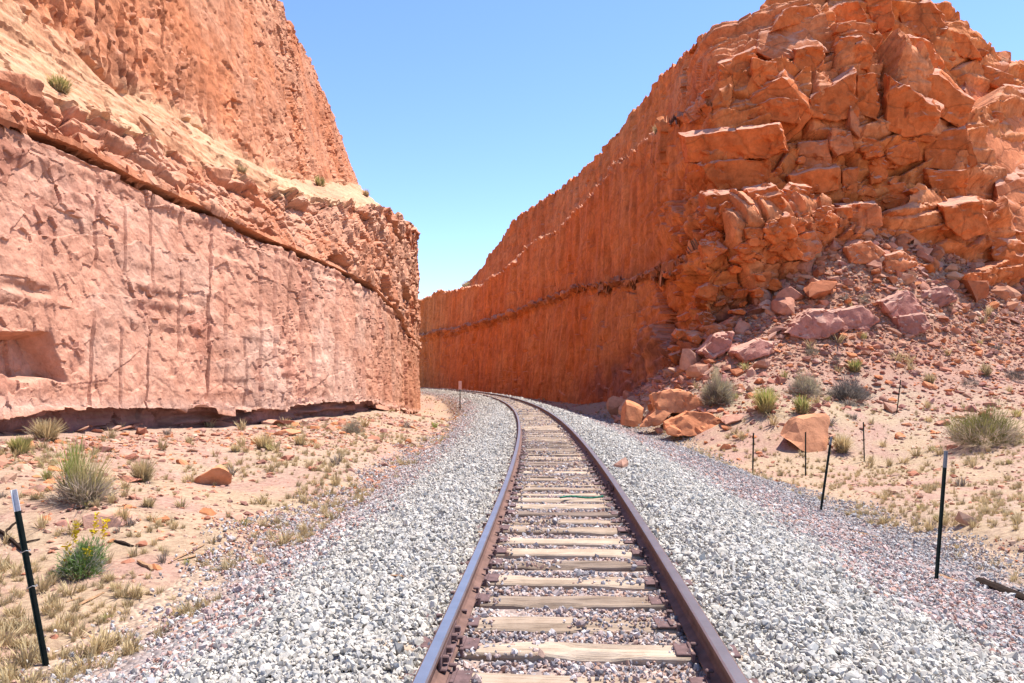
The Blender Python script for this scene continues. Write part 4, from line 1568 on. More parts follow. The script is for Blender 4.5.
def build_rubble():
    r = np.random.default_rng(43)
    PTS, SZ, COL = [], [], []
    for (d0, d1, dens, fac) in ((3.5, 10, 90, 1.0), (10, 22, 55, 1.3), (22, 50, 26, 2.0), (50, 95, 6, 3.0)):
        n = int(dens * 1.7 * 0.5 * (d1 * d1 - d0 * d0) * 2.4)
        d = np.sqrt(r.uniform(d0 * d0, d1 * d1, n))
        x = r.uniform(-0.85, 0.85, n) * d
        o = x - track_x(d)
        p = np.stack([x, d, 0 * x], -1)
        cl = fbm(p * 0.5, 3, 171) + 0.6 * fbm(p * 2, 2, 174)
        g = field(x, d)
        prob = np.where(o < 0, sstep(-0.45, 0.35, cl + 0.6 * (g + 0.2)), sstep(-0.3, 0.5, cl + 0.3 * (g - 0.2))) * 0.9 * (0.45 + 0.55 * sstep(0.3, 2.5, g)) + 0.05
        keep = (r.random(n) < prob) & ((o < -3.4) | (o > 6.0)) & (x > left_x(d) + 0.3)
        d, x, o = d[keep], x[keep], o[keep]
        n = len(d)
        s = np.clip(r.lognormal(math.log(0.02), 0.6, n), 0.008, 0.12) * fac * (1 + 0.9 * sstep(1.0, 5.0, field(x, d)) + 0.7 * (o < 0) * sstep(-0.1, 0.8, field(x, d)))
        z = ground_z(x, d, False) + s * 0.08
        c = pick(r, [(0.44, 0.215, 0.135), (0.46, 0.27, 0.18), (0.39, 0.16, 0.095), (0.34, 0.18, 0.135), (0.48, 0.18, 0.075), (0.28, 0.13, 0.095), (0.46, 0.30, 0.21)], n)
        PTS.append(np.stack([x, d, z], -1))
        SZ.append(s)
        COL.append(c)
    n = 26000
    a = r.uniform(600, 1060, n)
    d = r.uniform(28, 60, n)
    x = (a - CX) / F * d
    g = field(x, d)
    py = project(np.stack([x, d, g], -1))[1]
    near = np.exp(-np.maximum(py - interp(a, CONTACT), 0) / 38.0)
    keep = (x - track_x(d) > 6.5) & (g > 0.2) & (py > interp(a, CONTACT) - 6) & (r.random(n) < 0.12 + 0.88 * near)
    d, x = d[keep], x[keep]
    n = len(d)
    s = np.clip(r.lognormal(math.log(0.085), 0.55, n), 0.04, 0.34)
    c = pick(r, [(0.44, 0.20, 0.135), (0.47, 0.25, 0.17), (0.38, 0.15, 0.10), (0.34, 0.16, 0.125), (0.48, 0.17, 0.075), (0.40, 0.21, 0.165), (0.30, 0.13, 0.10)], n)
    PTS.append(np.stack([x, d, ground_z(x, d, False) + s * 0.2], -1))
    SZ.append(s)
    COL.append(c)
    scatter('rubble', np.concatenate(PTS), np.concatenate(SZ), np.concatenate(COL), CHIPS, 'pink and orange rock chips strewn over the sandy slopes', 45, tilt=0.6)


build_rubble()


# ------------------------------------------------------------------ plants
def blades(n, seed, height, radius, width, spread, root, tip, droop=0.3, base=0.35, up=0.9, twist=True):
    """n narrow leaves growing out of a clump; each is two quads with a bend."""
    r = np.random.default_rng(seed)
    a = r.uniform(0, 2 * math.pi, n)
    rr = radius * base * np.sqrt(r.random(n))
    b0 = np.stack([np.cos(a) * rr, np.sin(a) * rr, 0 * a], -1)
    a2 = a + r.normal(0, 0.7, n)
    lean = np.abs(r.normal(0, spread, n))
    L = height * r.uniform(0.45, 1.08, n)
    out = np.stack([np.cos(a2), np.sin(a2), 0 * a], -1)
    upv = np.array([0, 0, 1.0])
    d1 = out * np.sin(lean)[:, None] + upv * np.cos(lean)[:, None]
    lean2 = lean + droop * r.uniform(0.3, 1.5, n)
    d2 = out * np.sin(lean2)[:, None] + upv * np.cos(lean2)[:, None]
    p1 = b0 + d1 * (L * 0.55)[:, None]
    p2 = p1 + d2 * (L * 0.45)[:, None]
    s = np.stack([-np.sin(a2 + r.normal(0, 0.8, n)), np.cos(a2), 0 * a], -1) * (width * r.uniform(0.6, 1.3, n))[:, None]
    V = np.stack([b0 - s * 0.8, b0 + s * 0.8, p1 - s, p1 + s, p2 - s * 0.25, p2 + s * 0.25], 1)
    i = np.arange(n)[:, None] * 6
    Fc = np.concatenate([i + np.array([[0, 1, 3, 2]]), i + np.array([[2, 3, 5, 4]])], 0)
    k = r.uniform(0.75, 1.25, (n, 1, 1))
    t = np.array([0, 0, 0.6, 0.6, 1, 1])[None, :, None]
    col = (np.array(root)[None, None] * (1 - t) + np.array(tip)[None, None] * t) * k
    return V.reshape(-1, 3), Fc, col.reshape(-1, 3)


def bush_leaves(n, seed, w, h, leaf, root, tip, hollow=0.35, thin=0.003):
    n = int(n * 4)
    """Small leaf clumps and twigs through the volume of a rounded shrub."""
    r = np.random.default_rng(seed)
    v = r.normal(size=(n, 3))
    v /= np.linalg.norm(v, axis=1, keepdims=True)
    v[:, 2] = np.abs(v[:, 2])
    lump = 0.72 + 0.38 * vnoise(v * 2.3 + seed, 3) + 0.16 * vnoise(v * 6 + seed, 5)
    rad = (hollow + (1 - hollow) * r.random(n) ** 0.5) * lump
    c = v * rad[:, None] * np.array([w / 2, w / 2, h])
    dr = v * np.array([1, 1, 0.9]) + r.normal(0, 0.45, (n, 3)) + np.array([0, 0, 0.5])
    dr /= np.linalg.norm(dr, axis=1, keepdims=True)
    sd = np.cross(dr, r.normal(size=(n, 3)))
    sd /= np.linalg.norm(sd, axis=1, keepdims=True) + 1e-6
    L = (leaf * r.uniform(0.5, 1.4, n))[:, None]
    W = np.maximum(L * 0.022, thin)
    p1, p2 = c + dr * L * 0.5, c + dr * L
    V = np.stack([c - sd * W * 0.4, c + sd * W * 0.4, p1 - sd * W, p1 + sd * W, p2 - sd * W * 0.15, p2 + sd * W * 0.15], 1)
    i = np.arange(n)[:, None] * 6
    Fc = np.concatenate([i + np.array([[0, 1, 3, 2]]), i + np.array([[2, 3, 5, 4]])], 0)
    k = r.uniform(0.7, 1.3, (n, 1, 1))
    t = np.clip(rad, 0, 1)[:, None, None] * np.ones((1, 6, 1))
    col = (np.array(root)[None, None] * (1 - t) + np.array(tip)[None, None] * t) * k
    return V.reshape(-1, 3), Fc, col.reshape(-1, 3)


def join(parts):
    V, Fc, Cc, off = [], [], [], 0
    for v, f, c in parts:
        V.append(v)
        Fc.append(f + off)
        Cc.append(c)
        off += len(v)
    return np.concatenate(V), np.concatenate(Fc), np.concatenate(Cc)


STRAW = ((0.38, 0.28, 0.15), (0.50, 0.40, 0.23))
OLIVE = ((0.34, 0.27, 0.12), (0.42, 0.38, 0.15))
GREEN = ((0.22, 0.20, 0.07), (0.25, 0.32, 0.08))
SAGE = ((0.24, 0.19, 0.14), (0.43, 0.39, 0.25))
GREY = ((0.16, 0.13, 0.11), (0.33, 0.28, 0.24))
DARK = ((0.05, 0.045, 0.045), (0.17, 0.155, 0.15))
BUSH = ((0.20, 0.17, 0.07), (0.33, 0.31, 0.10))


def plant(name, px, py, wpx, hpx, kind, label, group=None, seed=0, pos=None, cat=None):
    """A shrub or tuft of its own: an empty at its foot, foliage and dead stems as parts."""
    if pos is None:
        x, y, z, d = on_ground(px, py)
    else:
        x, y, z = pos
        d = y
    w, h = wpx * d / F, hpx * d / F
    root = empty(name, (x, y, z - 0.02), random.uniform(0, 6))
    tag(root, label, cat or ('grass tuft' if 'grass' in name else 'shrub'), group)
    den = max(60, min(1100, int(wpx * hpx * 0.7)))
    wid = max(0.0025, 0.34 * d / F)
    if kind == 'grass':
        st = [blades(den, seed, h, w / 2, wid, 0.42, STRAW[0], STRAW[1], 0.35)]
        dead = blades(den // 3, seed + 1, h * 0.55, w / 2, wid, 0.9, GREY[0], (0.42, 0.34, 0.22), 0.4)
    elif kind == 'green_grass':
        st = [blades(den, seed, h, w / 2, wid, 0.35, OLIVE[0], OLIVE[1], 0.3), blades(den // 3, seed + 5, h, w / 3, wid, 0.25, GREEN[0], GREEN[1], 0.2)]
        dead = blades(den // 2, seed + 1, h * 0.6, w / 2, wid, 0.9, STRAW[0], STRAW[1], 0.4)
    elif kind == 'sage':
        st = [bush_leaves(den, seed, w, h, h * 0.16, SAGE[0], SAGE[1])]
        dead = bush_leaves(den // 2, seed + 1, w * 0.9, h * 0.55, h * 0.25, GREY[0], GREY[1], 0.2)
    elif kind == 'dark':
        st = [bush_leaves(den, seed, w, h, h * 0.22, DARK[0], DARK[1])]
        dead = bush_leaves(den // 2, seed + 1, w * 1.0, h * 0.6, h * 0.25, GREY[0], GREY[1], 0.5)
    elif kind == 'bush':
        st = [bush_leaves(den, seed, w, h, h * 0.15, BUSH[0], BUSH[1])]
        dead = bush_leaves(den // 3, seed + 1, w * 1.02, h * 0.5, h * 0.22, (0.24, 0.18, 0.13), (0.42, 0.33, 0.25), 0.7)
    else:
        st = [bush_leaves(den, seed, w, h, h * 0.25, GREEN[0], GREEN[1])]
        dead = bush_leaves(den // 3, seed + 1, w, h * 0.5, h * 0.3, GREY[0], GREY[1])
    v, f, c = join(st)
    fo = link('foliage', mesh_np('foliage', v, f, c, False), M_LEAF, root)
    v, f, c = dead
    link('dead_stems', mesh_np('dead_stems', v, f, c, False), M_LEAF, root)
    return root, w, h, d


# the big sagebrush left: green upright stems, a straw skirt, a grey dead base
root, w, h, d = plant('shrub', 84, 500, 58, 30, 'dark', 'large shrub with green upright stems over a grey dead base, left slope', seed=11)
for part in list(root.children):
    bpy.data.objects.remove(part)
v, f, c = bush_leaves(420, 12, w, h * 0.9, h * 0.4, (0.14, 0.11, 0.09), (0.42, 0.35, 0.28), 0.3)
link('dead_stems', mesh_np('dead_stems', v, f, c, False), M_LEAF, root)
v, f, c = blades(360, 13, h * 1.95, w * 0.5, 0.004, 0.52, (0.34, 0.28, 0.14), (0.50, 0.44, 0.22), 0.3)
link('straw_stems', mesh_np('straw_stems', v, f, c, False), M_LEAF, root)
v, f, c = blades(170, 14, h * 2.15, w * 0.2, 0.005, 0.2, GREEN[0], (0.30, 0.36, 0.10), 0.15)
v[:, 0] -= w * 0.2
root.rotation_euler.z = 0
link('green_stems', mesh_np('green_stems', v, f, c, False), M_LEAF, root)

# the flowering plant: leafy green mound with yellow flower spikes
x, y, z, d = on_ground(82, 575)
root = empty('flowering_plant', (x, y, z))
tag(root, 'leafy green plant with upright yellow flower spikes, left foreground', 'plant')
w, h = 58 * d / F, 42 * d / F
v, f, c = bush_leaves(900, 21, w, h, 0.055, (0.08, 0.13, 0.03), (0.22, 0.36, 0.10), 0.1)
k = v.reshape(-1, 6, 3)
link('foliage', mesh_np('foliage', v, f, c, False), M_LEAF, root)
v, f, c = bush_leaves(240, 22, w * 1.02, h * 0.8, 0.06, (0.30, 0.27, 0.2), (0.42, 0.42, 0.34), 0.3)
link('pale_leaves', mesh_np('pale_leaves', v, f, c, False), M_LEAF, root)
rf = np.random.default_rng(5)
for (fx, ft, tl) in ((78, 522, 0.05), (98, 514, 0.1), (106, 520, 0.14), (90, 548, 0.2), (70, 540, -0.05)):
    n = 60
    hgt = 0.22
    t = rf.random(n)
    bx = (fx - 82) * d / F
    tz = (575 - ft) * d / F
    cc = np.stack([bx + tl * (t - 1) * hgt + rf.normal(0, 0.012, n), rf.normal(0, 0.012, n) - 0.05, tz - (1 - t) * hgt], -1)
    dr = np.stack([rf.normal(0, 1, n), rf.normal(0, 1, n), rf.uniform(0.2, 1, n)], -1) * 0.018
    sd = rf.normal(0, 0.006, (n, 3))
    V = np.stack([cc - sd, cc + sd, cc + dr + sd, cc + dr - sd], 1).reshape(-1, 3)
    Fc = np.arange(4 * n).reshape(-1, 4)
    col = np.tile(np.array([0.60, 0.44, 0.02]), (4 * n, 1)) * rf.uniform(0.8, 1.2, (4 * n, 1))
    link('flower_spike', mesh_np('flower_spike', V, Fc, col, False), M_LEAF, root)

PL = [
    ('grass_tuft', 20, 455, 30, 20, 'green_grass', 'olive grass tuft near the left edge above the fence post'),
    ('shrub', 46, 441, 36, 24, 'grass', 'dry straw-pink bush against the shaded undercut of the left wall'),
    ('grass_tuft', 47, 480, 13, 12, 'green_grass', 'small olive tuft just left of the large green and grey shrub'),
    ('grass_tuft', 142, 482, 26, 26, 'grass', 'straw tuft right of the large green and grey shrub'),
    ('grass_tuft', 122, 523, 18, 18, 'grass', 'dry tuft behind the yellow flowering plant beside the pale rock'),
    ('grass_tuft', 148, 507, 20, 12, 'grass', 'low dry tuft below the straw tuft on the left slope'),
    ('grass_tuft', 264, 449, 28, 18, 'grass', 'broad straw tuft below the middle of the left wall'),
    ('grass_tuft', 300, 445, 20, 12, 'grass', 'small brown tuft under the lip near the far part of the left wall'),
    ('shrub', 352, 434, 22, 20, 'sage', 'grey-green bush at the foot of the far part of the left wall'),
    ('shrub', 406, 428, 13, 10, 'dark', 'small dark twiggy bush near the corner of the left wall'),
    ('grass_tuft', 236, 452, 16, 10, 'grass', 'short straw tuft upslope of the lone orange rock'),
    ('shrub', 718, 404, 38, 38, 'sage', 'grey and straw bush standing over the fresh orange rockfall'),
    ('shrub', 804, 395, 38, 26, 'sage', 'grey-green shrub with yellow sprigs left of the dark shrub'),
    ('grass_tuft', 766, 412, 30, 26, 'green_grass', 'bright green and straw tuft above the thin fence posts'),
    ('shrub', 848, 400, 44, 24, 'dark', 'dark grey dead-looking shrub on the right slope'),
    ('shrub', 985, 444, 74, 46, 'bush', 'biggest olive green bush near the right edge'),
    ('shrub', 812, 356, 16, 15, 'sage', 'small sage bush on the talus below the purple slabs'),
    ('shrub', 836, 366, 10, 14, 'dark', 'small dark upright bush on the right talus'),
    ('grass_tuft', 855, 372, 22, 13, 'green_grass', 'yellow-green tuft on the talus right of the small dark bush'),
    ('shrub', 863, 304, 14, 12, 'sage', 'little sage bush above the row of purple slabs'),
    ('shrub', 905, 335, 12, 9, 'green', 'bright green plant at the foot of the lowest pink block'),
    ('grass_tuft', 802, 414, 18, 20, 'green_grass', 'green tuft below the shrub with yellow sprigs'),
    ('grass_tuft', 930, 384, 16, 12, 'grass', 'dry tuft on the right slope above the leaning far post'),
    ('shrub', 970, 386, 20, 12, 'dark', 'dark low bush on the right slope above the big olive bush'),
    ('grass_tuft', 986, 376, 14, 14, 'grass', 'yellowish tuft near the right edge of the slope'),
    ('shrub', 1016, 380, 20, 16, 'dark', 'dark shrub at the right edge of the slope'),
    ('shrub', 948, 312, 10, 8, 'sage', 'tiny sage bush on the slope under the cliff at right'),
    ('grass_tuft', 680, 434, 14, 12, 'green_grass', 'small green tuft at the foot of the fresh rockfall'),
    ('grass_tuft', 842, 452, 24, 20, 'grass', 'pale dry tuft right of the orange boulder'),
    ('grass_tuft', 900, 296, 12, 8, 'grass', 'tiny straw tuft on the crest of the talus'),
]
for i, (nm, px, py, w_, h_, kd, lab) in enumerate(PL):
    plant(nm, px, py, w_, h_, kd, lab, seed=900 + i * 3)
# yellow sprigs on the grey-green shrub, as blooms of its own
for i, (gap, px, py, w_, h_, kd, lab) in enumerate([
    (GAP_L, 64, 92, 44, 16, 'green_grass', 'yellow-green grass clump growing on the ledge of the left cliff'),
    (GAP_L, 324, 186, 16, 12, 'green_grass', 'green and straw tuft at the foot of the upper left wall'),
    (GAP_L, 243, 170, 26, 8, 'grass', 'low dry tuft on the left ledge below the upper wall'),
    (GAP_L, 368, 196, 14, 8, 'grass', 'small tuft near the end of the left ledge'),
    (GAP_R, 655, 131, 14, 10, 'grass', 'pale tuft on the high ledge of the right cliff'),
    (GAP_R, 1006, 60, 14, 10, 'sage', 'shrub against the sky on the right skyline'),
    (GAP_R, 462, 290, 20, 8, 'grass', 'dry grass on the lit far ledge of the right cliff'),
]):
    q = surface_at(gap, px, py, 5)
    plant('grass_tuft' if kd != 'sage' else 'shrub', px, py, w_, h_, kd, lab, seed=1200 + i * 3, pos=q)

# small tufts over both slopes, one object each, sharing a few shapes
PROTO = []
for k, (rc, tc_) in enumerate([STRAW, STRAW, OLIVE, GREEN, GREY]):
    v, f, c = blades(46, 1300 + k, 1.0, 0.7, 0.028, 0.5, rc, tc_, 0.4)
    me = mesh_np('tuft', v, f, c, False)
    me.materials.append(M_LEAF)
    PROTO.append(me)
TUFT_LABELS = ['short straw tuft on the sand', 'thin dry straw tuft on the sand', 'short olive tuft on the sand', 'short green tuft at the ballast edge', 'low grey dead tuft on the sand']
for k in range(150):
    if k < 75:
        x, y = r_.uniform(0, 460), r_.uniform(425, 640)
        edge = interp(x, [(0, 668), (80, 640), (231, 566), (300, 528), (354, 493), (437, 445), (466, 412)])
        if y > edge - 4:
            continue
        kind = 3 if y > edge - 26 and r_.random() < 0.7 else int(r_.choice([0, 0, 1, 1, 2, 4]))
        side = 'left of the track'
    else:
        x, y = r_.uniform(690, 1024), r_.uniform(300, 540)
        edge = interp(x, [(600, 405), (720, 452), (860, 514), (1024, 575)])
        if y > edge - 4 or y < interp(x, CONTACT) + 22:
            continue
        kind = int(r_.choice([0, 0, 1, 1, 2, 4]))
        side = 'right of the track'
    X, Y, Z, d = on_ground(x, y)
    o = link('grass_tuft', PROTO[kind])
    hh = r_.uniform(7, 14) * d / F * (0.7 if kind == 3 else 1)
    o.location = (X, Y, Z - 0.01)
    o.scale = (hh * r_.uniform(0.8, 1.4),) * 2 + (hh,)
    o.rotation_euler = (0, 0, r_.uniform(0, 6))
    tag(o, TUFT_LABELS[kind] + ' ' + side, 'grass tuft', TUFT_LABELS[kind] + ' ' + side)


def build_dry_grass():
    """The thin stubble over the flats that nobody could count."""
    r = np.random.default_rng(53)
    tufts = bpy.data.collections.new('tuft_shapes')
    for k in (0, 1):
        tufts.objects.link(bpy.data.objects.new('tuft', PROTO[k]))
    n = 60000
    d = 1 / r.uniform(1 / 110, 1 / 3.5, n)
    x = r.uniform(-0.78, 0.78, n) * d
    o = x - track_x(d)
    p = np.stack([x, d, 0 * x], -1)
    cl = fbm(p * 0.45, 3, 181) + 0.5 * fbm(p * 2.2, 2, 184)
    g = field(x, d)
    dens = sstep(-0.3, 0.5, cl + np.where(o > 0, 0.2, 0.0) + 0.4 * sstep(40, 60, d))
    keep = ((o < -3.2) | (o > 5.4)) & (x > left_x(d) + 0.5) & (g < 1.3) & (r.random(n) < dens * np.clip(d / 24, 0.05, 1))
    d, x, o = d[keep], x[keep], o[keep]
    n = len(d)
    z = ground_z(x, d, False) - 0.005
    sz = np.clip(r.lognormal(math.log(0.075), 0.4, n), 0.03, 0.2) * (1 + 0.012 * d)
    scatter('dry_grass', np.stack([x, d, z], -1), sz, np.ones((n, 3)), tufts, 'thin dry straw grass over the sandy flats', 54, tilt=0.25)


build_dry_grass()


# ------------------------------------------------------------------ fence posts, marker, sticks
def fence_post(base, top, d, label, white=0.0, clips=(), top_mat=None):
    b = P(base[0], base[1], d)
    t = P(top[0], top[1], d)
    L = float(np.linalg.norm(t - b))
    root = empty('fence_post', tuple(b))
    ax = Vector(t - b).normalized()
    root.rotation_mode = 'QUATERNION'
    root.rotation_quaternion = ax.to_track_quat('Z', 'Y')
    tag(root, label, 'fence post', 'steel fence posts along the track')
    cut = L * (1 - white)

    def tee(z0, z1):
        bm = bmesh.new()
        box_bm(bm, (0, 0, (z0 + z1) / 2), (0.036, 0.006, z1 - z0), 0, 0.0015)
        box_bm(bm, (0, 0.0195, (z0 + z1) / 2), (0.006, 0.033, z1 - z0), 0, 0.0015)
        return bm
    link('shaft', bm_mesh(tee(-0.45, cut), 'shaft'), M_POST, root)
    if white:
        link('painted_top', bm_mesh(tee(cut, L), 'painted_top'), top_mat or M_POSTTOP, root)
    bm = bmesh.new()
    for k in range(int((L - 0.1) / 0.055)):
        zc = 0.08 + k * 0.055
        if zc < cut:
            box_bm(bm, (0, -0.0055, zc), (0.012, 0.0055, 0.018))
    tag(link('studs', bm_mesh(bm, 'studs'), M_POST, root), kind='stuff')
    for zc in clips:
        bm = bmesh.new()
        n = 10
        ring = [(0.028 * math.cos(a) , 0.015 + 0.034 * math.sin(a), zc * L + 0.006 * math.sin(3 * a)) for a in np.linspace(0, 2 * math.pi, n, endpoint=False)]
        for k in range(n):
            p, q = Vector(ring[k]), Vector(ring[(k + 1) % n])
            m = (p + q) / 2
            r0 = bmesh.ops.create_cone(bm, segments=5, radius1=0.003, radius2=0.003, depth=(q - p).length * 1.1)
            bmesh.ops.transform(bm, matrix=Matrix.Translation(m) @ (q - p).to_track_quat('Z', 'Y').to_matrix().to_4x4(), verts=r0['verts'])
        link('wire_clip', bm_mesh(bm, 'wire_clip'), M_WIRE, root)
    return root


fence_post((43, 658), (12, 490), 5.5, 'leaning dark green post with a white top in the left foreground', 0.13, (0.63, 0.42))
fence_post((938, 571), (947, 451), 8.8, 'tall dark post with a greyish top nearest the right edge', 0.14, top_mat=M_POSTGREY)
fence_post((821, 514), (832, 437), 14.0, 'leaning dark post second nearest on the right, in front of the orange boulder', 0.10, top_mat=M_POSTGREY)
fence_post((753, 482), (754, 433), 21.0, 'thin dark post at the ballast edge left of the orange boulder')
fence_post((806, 476), (806, 432), 23.5, 'thin upright post directly in front of the orange boulder')
fence_post((864, 462), (863, 422), 26.0, 'thin upright post on the flat between the boulder and the olive bush')
fence_post((897, 413), (901, 380), 31.0, 'farthest post, leaning on the slope below the talus')

mk_d = on_ground(460, 410)[3]
b, t = P(460, 411, mk_d), P(459.6, 381, mk_d)
mk = empty('trackside_marker', tuple(b))
tag(mk, 'small salmon-topped marker post on the inside of the curve', 'marker post')
H = float(t[2] - b[2])
bm = bmesh.new()
box_bm(bm, (0, 0, H * 0.35 - 0.2), (0.075, 0.075, H * 0.8 + 0.2), 0, 0.008)
link('post', bm_mesh(bm, 'post'), M_POST, mk)
bm = bmesh.new()
box_bm(bm, (0, -0.055, H * 0.86), (0.24, 0.03, H * 0.27), 0, 0.006)
link('sign_panel', bm_mesh(bm, 'sign_panel'), M_SIGN, mk)


def stick(name, a, b, wpx, mat, label, seed, flat=0.6, cat='stick', lift=0.0, kinks=1.0):
    r = np.random.default_rng(seed)
    pa, pb = on_ground(*a), on_ground(*b)
    d = (pa[3] + pb[3]) / 2
    w = wpx * d / F / 2
    A, B = np.array(pa[:3]), np.array(pb[:3])
    n, m = 9, 7
    t = np.linspace(0, 1, n)
    ax = (B - A)
    L = np.linalg.norm(ax)
    ax /= L
    sd = np.cross(ax, [0, 0, 1.0])
    sd /= np.linalg.norm(sd)
    up = np.cross(sd, ax)
    V = []
    for i in range(n):
        c = A + (B - A) * t[i]
        c[2] = max(c[2], float(ground_z(c[0], c[1], False))) + w * flat * 0.7 + lift
        c = c + sd * r.normal(0, 0.25 * w * kinks)
        k = (0.45 + 0.55 * math.sin(math.pi * min(1, max(0, t[i] * 0.85 + 0.1)))) * r.uniform(0.85, 1.1)
        for j in range(m):
            an = 2 * math.pi * j / m
            rr = w * k * (1 + 0.2 * math.cos(2 * an + seed))
            V.append(c + sd * math.cos(an) * rr + up * math.sin(an) * rr * flat)
    Fc = grid_faces(n, m, wrap=True)
    me = bpy.data.meshes.new(name)
    fl = [tuple(int(q) for q in f) for f in Fc] + [tuple(range(m))[::-1], tuple(range((n - 1) * m, n * m))]
    me.from_pydata([tuple(v) for v in V], [], fl)
    bm = bmesh.new()
    bm.from_mesh(me)
    bmesh.ops.recalc_face_normals(bm, faces=bm.faces[:])
    bm.to_mesh(me)
    bm.free()
    o = link(name, me, mat)
    me.transform(Matrix.Translation(-Vector(A)))
    o.location = A
    tag(o, label, cat)
    return o


stick('log', (979, 583), (1030, 605), 11, M_BARK, 'dark brown log lying on gravel at the right edge', 1, 0.8, 'log')
STK = [((930, 573), (958, 583), 4, 'pale brown stick at the foot of the tall right post'), ((864, 553), (885, 559), 3, 'reddish splinter on the right gravel shoulder'),
       ((852, 532), (879, 538), 3, 'thin stick near the outer edge of the right gravel'), ((786, 522), (806, 520), 2.5, 'small stick on the pink gravel left of the leaning post'),
       ((180, 650), (230, 632), 6, 'long tan wood splinter on the left gravel'), ((170, 633), (204, 620), 4, 'brown stick just above the long tan splinter'),
       ((74, 608), (104, 594), 4, 'brown stick on sand between the leaning post and the gravel'), ((66, 512), (102, 505), 4, 'dark stick under the large green and grey shrub'),
       ((114, 542), (133, 547), 5, 'dark red wood chunk right of the yellow flowering plant'), ((138, 563), (152, 572), 7, 'rust brown wood chunk below the pale sticks'),
       ((168, 564), (204, 546), 3, 'pale crossing stick on the sand right of the flowering plant'), ((178, 562), (216, 552), 3, 'thin pale stick beside the crossing stick'),
       ((391, 577), (409, 578), 3, 'small orange splinter on the white ballast near the left rail'), ((66, 604), (82, 598), 3, 'short twig on the sand left of the gravel edge'),
       ((478, 534), (492, 534), 4, 'short tan splinter on the ballast beside the left rail')]
for i, (a, b, w_, lab) in enumerate(STK):
    stick('stick', a, b, w_, M_BARK if 'dark' in lab else M_STICK, lab, 20 + i, 0.55)
br = [((-4, 530), (30, 556), 5), ((4, 536), (18, 522), 3), ((14, 546), (40, 540), 3)]
for i, (a, b, w_) in enumerate(br):
    o = stick('branch', a, b, w_, M_BARK, ['dark dead branch lying behind the leaning post at the left edge', 'short fork of dead wood above the dark branch', 'thin twig reaching right from the dark branch'][i], 60 + i, 0.8, 'branch')

# the green strip on a tie
dg = 740 * 1.56 / (497.5 - 380)
p0, p1 = P(560, 500, dg), P(603, 496.5, dg + 0.1)
bm = bmesh.new()
pts = [np.array([p0[0] + (p1[0] - p0[0]) * t, p0[1] + (p1[1] - p0[1]) * t + 0.03 * math.sin(5 * t), 0.035 + 0.012 * math.sin(7 * t)]) for t in np.linspace(0, 1, 9)]
for a, b in zip(pts[:-1], pts[1:]):
    A, B = Vector(a), Vector(b)
    r0 = bmesh.ops.create_cone(bm, segments=8, radius1=0.012, radius2=0.012, depth=(B - A).length * 1.05, cap_ends=True)
    bmesh.ops.transform(bm, matrix=Matrix.Translation((A + B) / 2) @ (B - A).to_track_quat('Z', 'Y').to_matrix().to_4x4(), verts=r0['verts'])
hose = link('green_hose', bm_mesh(bm, 'green_hose', True), M_GREEN)
tag(hose, 'thin green strip lying across a tie between the rails', 'hose')


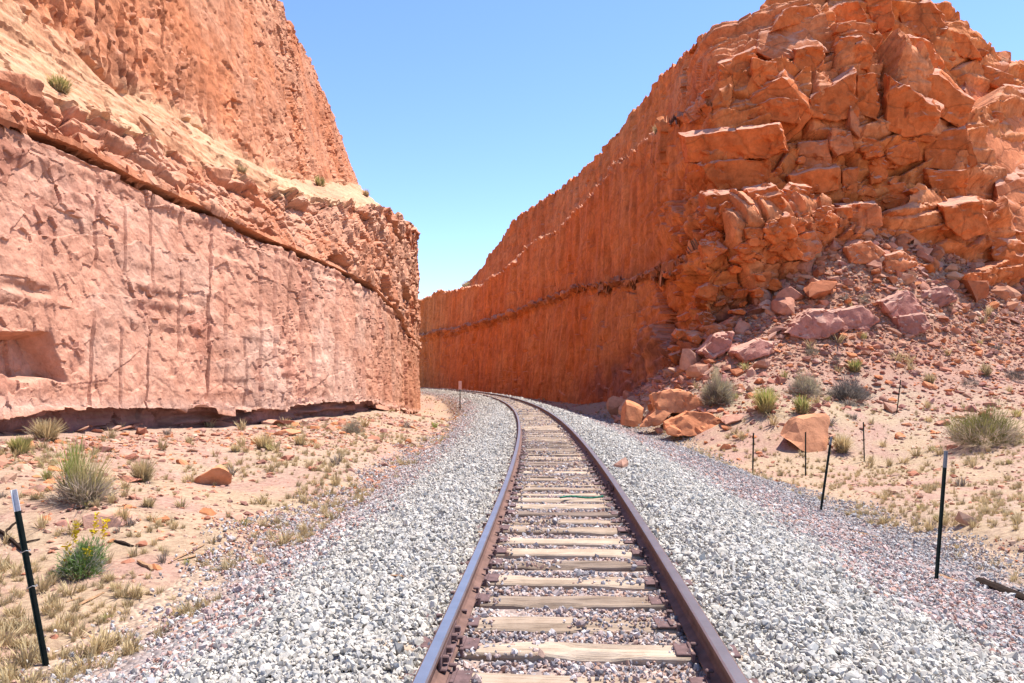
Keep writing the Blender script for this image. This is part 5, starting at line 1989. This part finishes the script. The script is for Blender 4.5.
# ------------------------------------------------------------------ which one is which: name each loose thing by what it lies beside
LANDMARKS = [(84, 480, 'the large green and grey shrub'), (82, 555, 'the flowering plant'), (206, 475, 'the lone orange rock'), (30, 350, 'the hollow in the wall'),
             (20, 447, 'the olive tuft near the left edge'), (46, 432, 'the straw-pink bush by the undercut'), (142, 470, 'the tall straw tuft'), (264, 441, 'the broad straw tuft'),
             (352, 424, 'the grey-green bush by the left wall'), (406, 423, 'the dark bush at the wall corner'), (102, 523, 'the pale rock'), (30, 600, 'the left fence post'),
             (674, 410, 'the fresh rockfall'), (718, 385, 'the bush over the rockfall'), (810, 440, 'the orange boulder'), (766, 400, 'the bright green tuft'),
             (804, 383, 'the shrub with yellow sprigs'), (848, 389, 'the dark grey shrub'), (985, 424, 'the big olive bush'), (898, 397, 'the leaning far post'),
             (808, 325, 'the left talus slab'), (855, 317, 'the middle talus slab'), (903, 304, 'the tall talus block'), (915, 325, 'the lowest pink block'),
             (940, 297, 'the rounded crest block'), (756, 350, 'the reddish lower slab'), (717, 346, 'the dark pink block'), (866, 252, 'the block at the talus top'),
             (900, 262, 'the dusty pink block'), (970, 380, 'the low dark bush'), (1016, 372, 'the dark shrub at the right edge'), (836, 358, 'the small dark bush'),
             (855, 366, 'the yellow-green tuft'), (863, 298, 'the little sage bush'), (948, 308, 'the tiny sage bush'), (941, 510, 'the tall right post'),
             (826, 475, 'the second right post'), (864, 442, 'the post on the flat'), (753, 457, 'the post at the ballast edge'), (990, 594, 'the dark log')]
ORD = ['', 'second ', 'third ', 'fourth ', 'fifth ', 'sixth ', 'seventh ', 'eighth ', 'ninth ', 'tenth ', 'eleventh ', 'twelfth ']


def name_loose():
    rows = {}
    for o in list(C.objects):
        if o.parent is not None or 'group' not in o or 'fence' in o['group']:
            continue
        l = np.array(o.location[:])
        px, py = project(l)
        w = o.scale[0] * 2 * F / max(1.0, l[1])
        dist = [math.hypot(px - a, (py - b) * 1.4) for a, b, _ in LANDMARKS]
        k = int(np.argmin(dist))
        dx, dy = px - LANDMARKS[k][0], py - LANDMARKS[k][1]
        if abs(dx) > 2.2 * abs(dy):
            rel = 'right of' if dx > 0 else 'left of'
        elif abs(dy) > 2.2 * abs(dx):
            rel = 'below' if dy > 0 else 'above'
        else:
            rel = ('below' if dy > 0 else 'above') + ' and ' + ('right of' if dx > 0 else 'left of')
        base = o['category']
        g = o['group']
        if base == 'grass tuft':
            kind = ' '.join(g.split(' on the ')[0].split(' at the ')[0].split())
        else:
            size = 'big' if w > 16 else ('small' if w < 10 else 'middling')
            colr = 'orange' if 'orange' in g else ('purple-pink' if 'slab' in g else 'pink')
            kind = size + ' ' + ('flat ' if base == 'stone' else '') + colr + ' ' + base
        rows.setdefault((kind, rel, LANDMARKS[k][2]), []).append((dist[k], o))
    for (kind, rel, lm), items in rows.items():
        items.sort(key=lambda q: q[0])
        for i, (_, o) in enumerate(items):
            n = ORD[i] if i < len(ORD) else 'farther '
            o['label'] = (n + kind + ' ' + rel + ' ' + lm).strip()


name_loose()
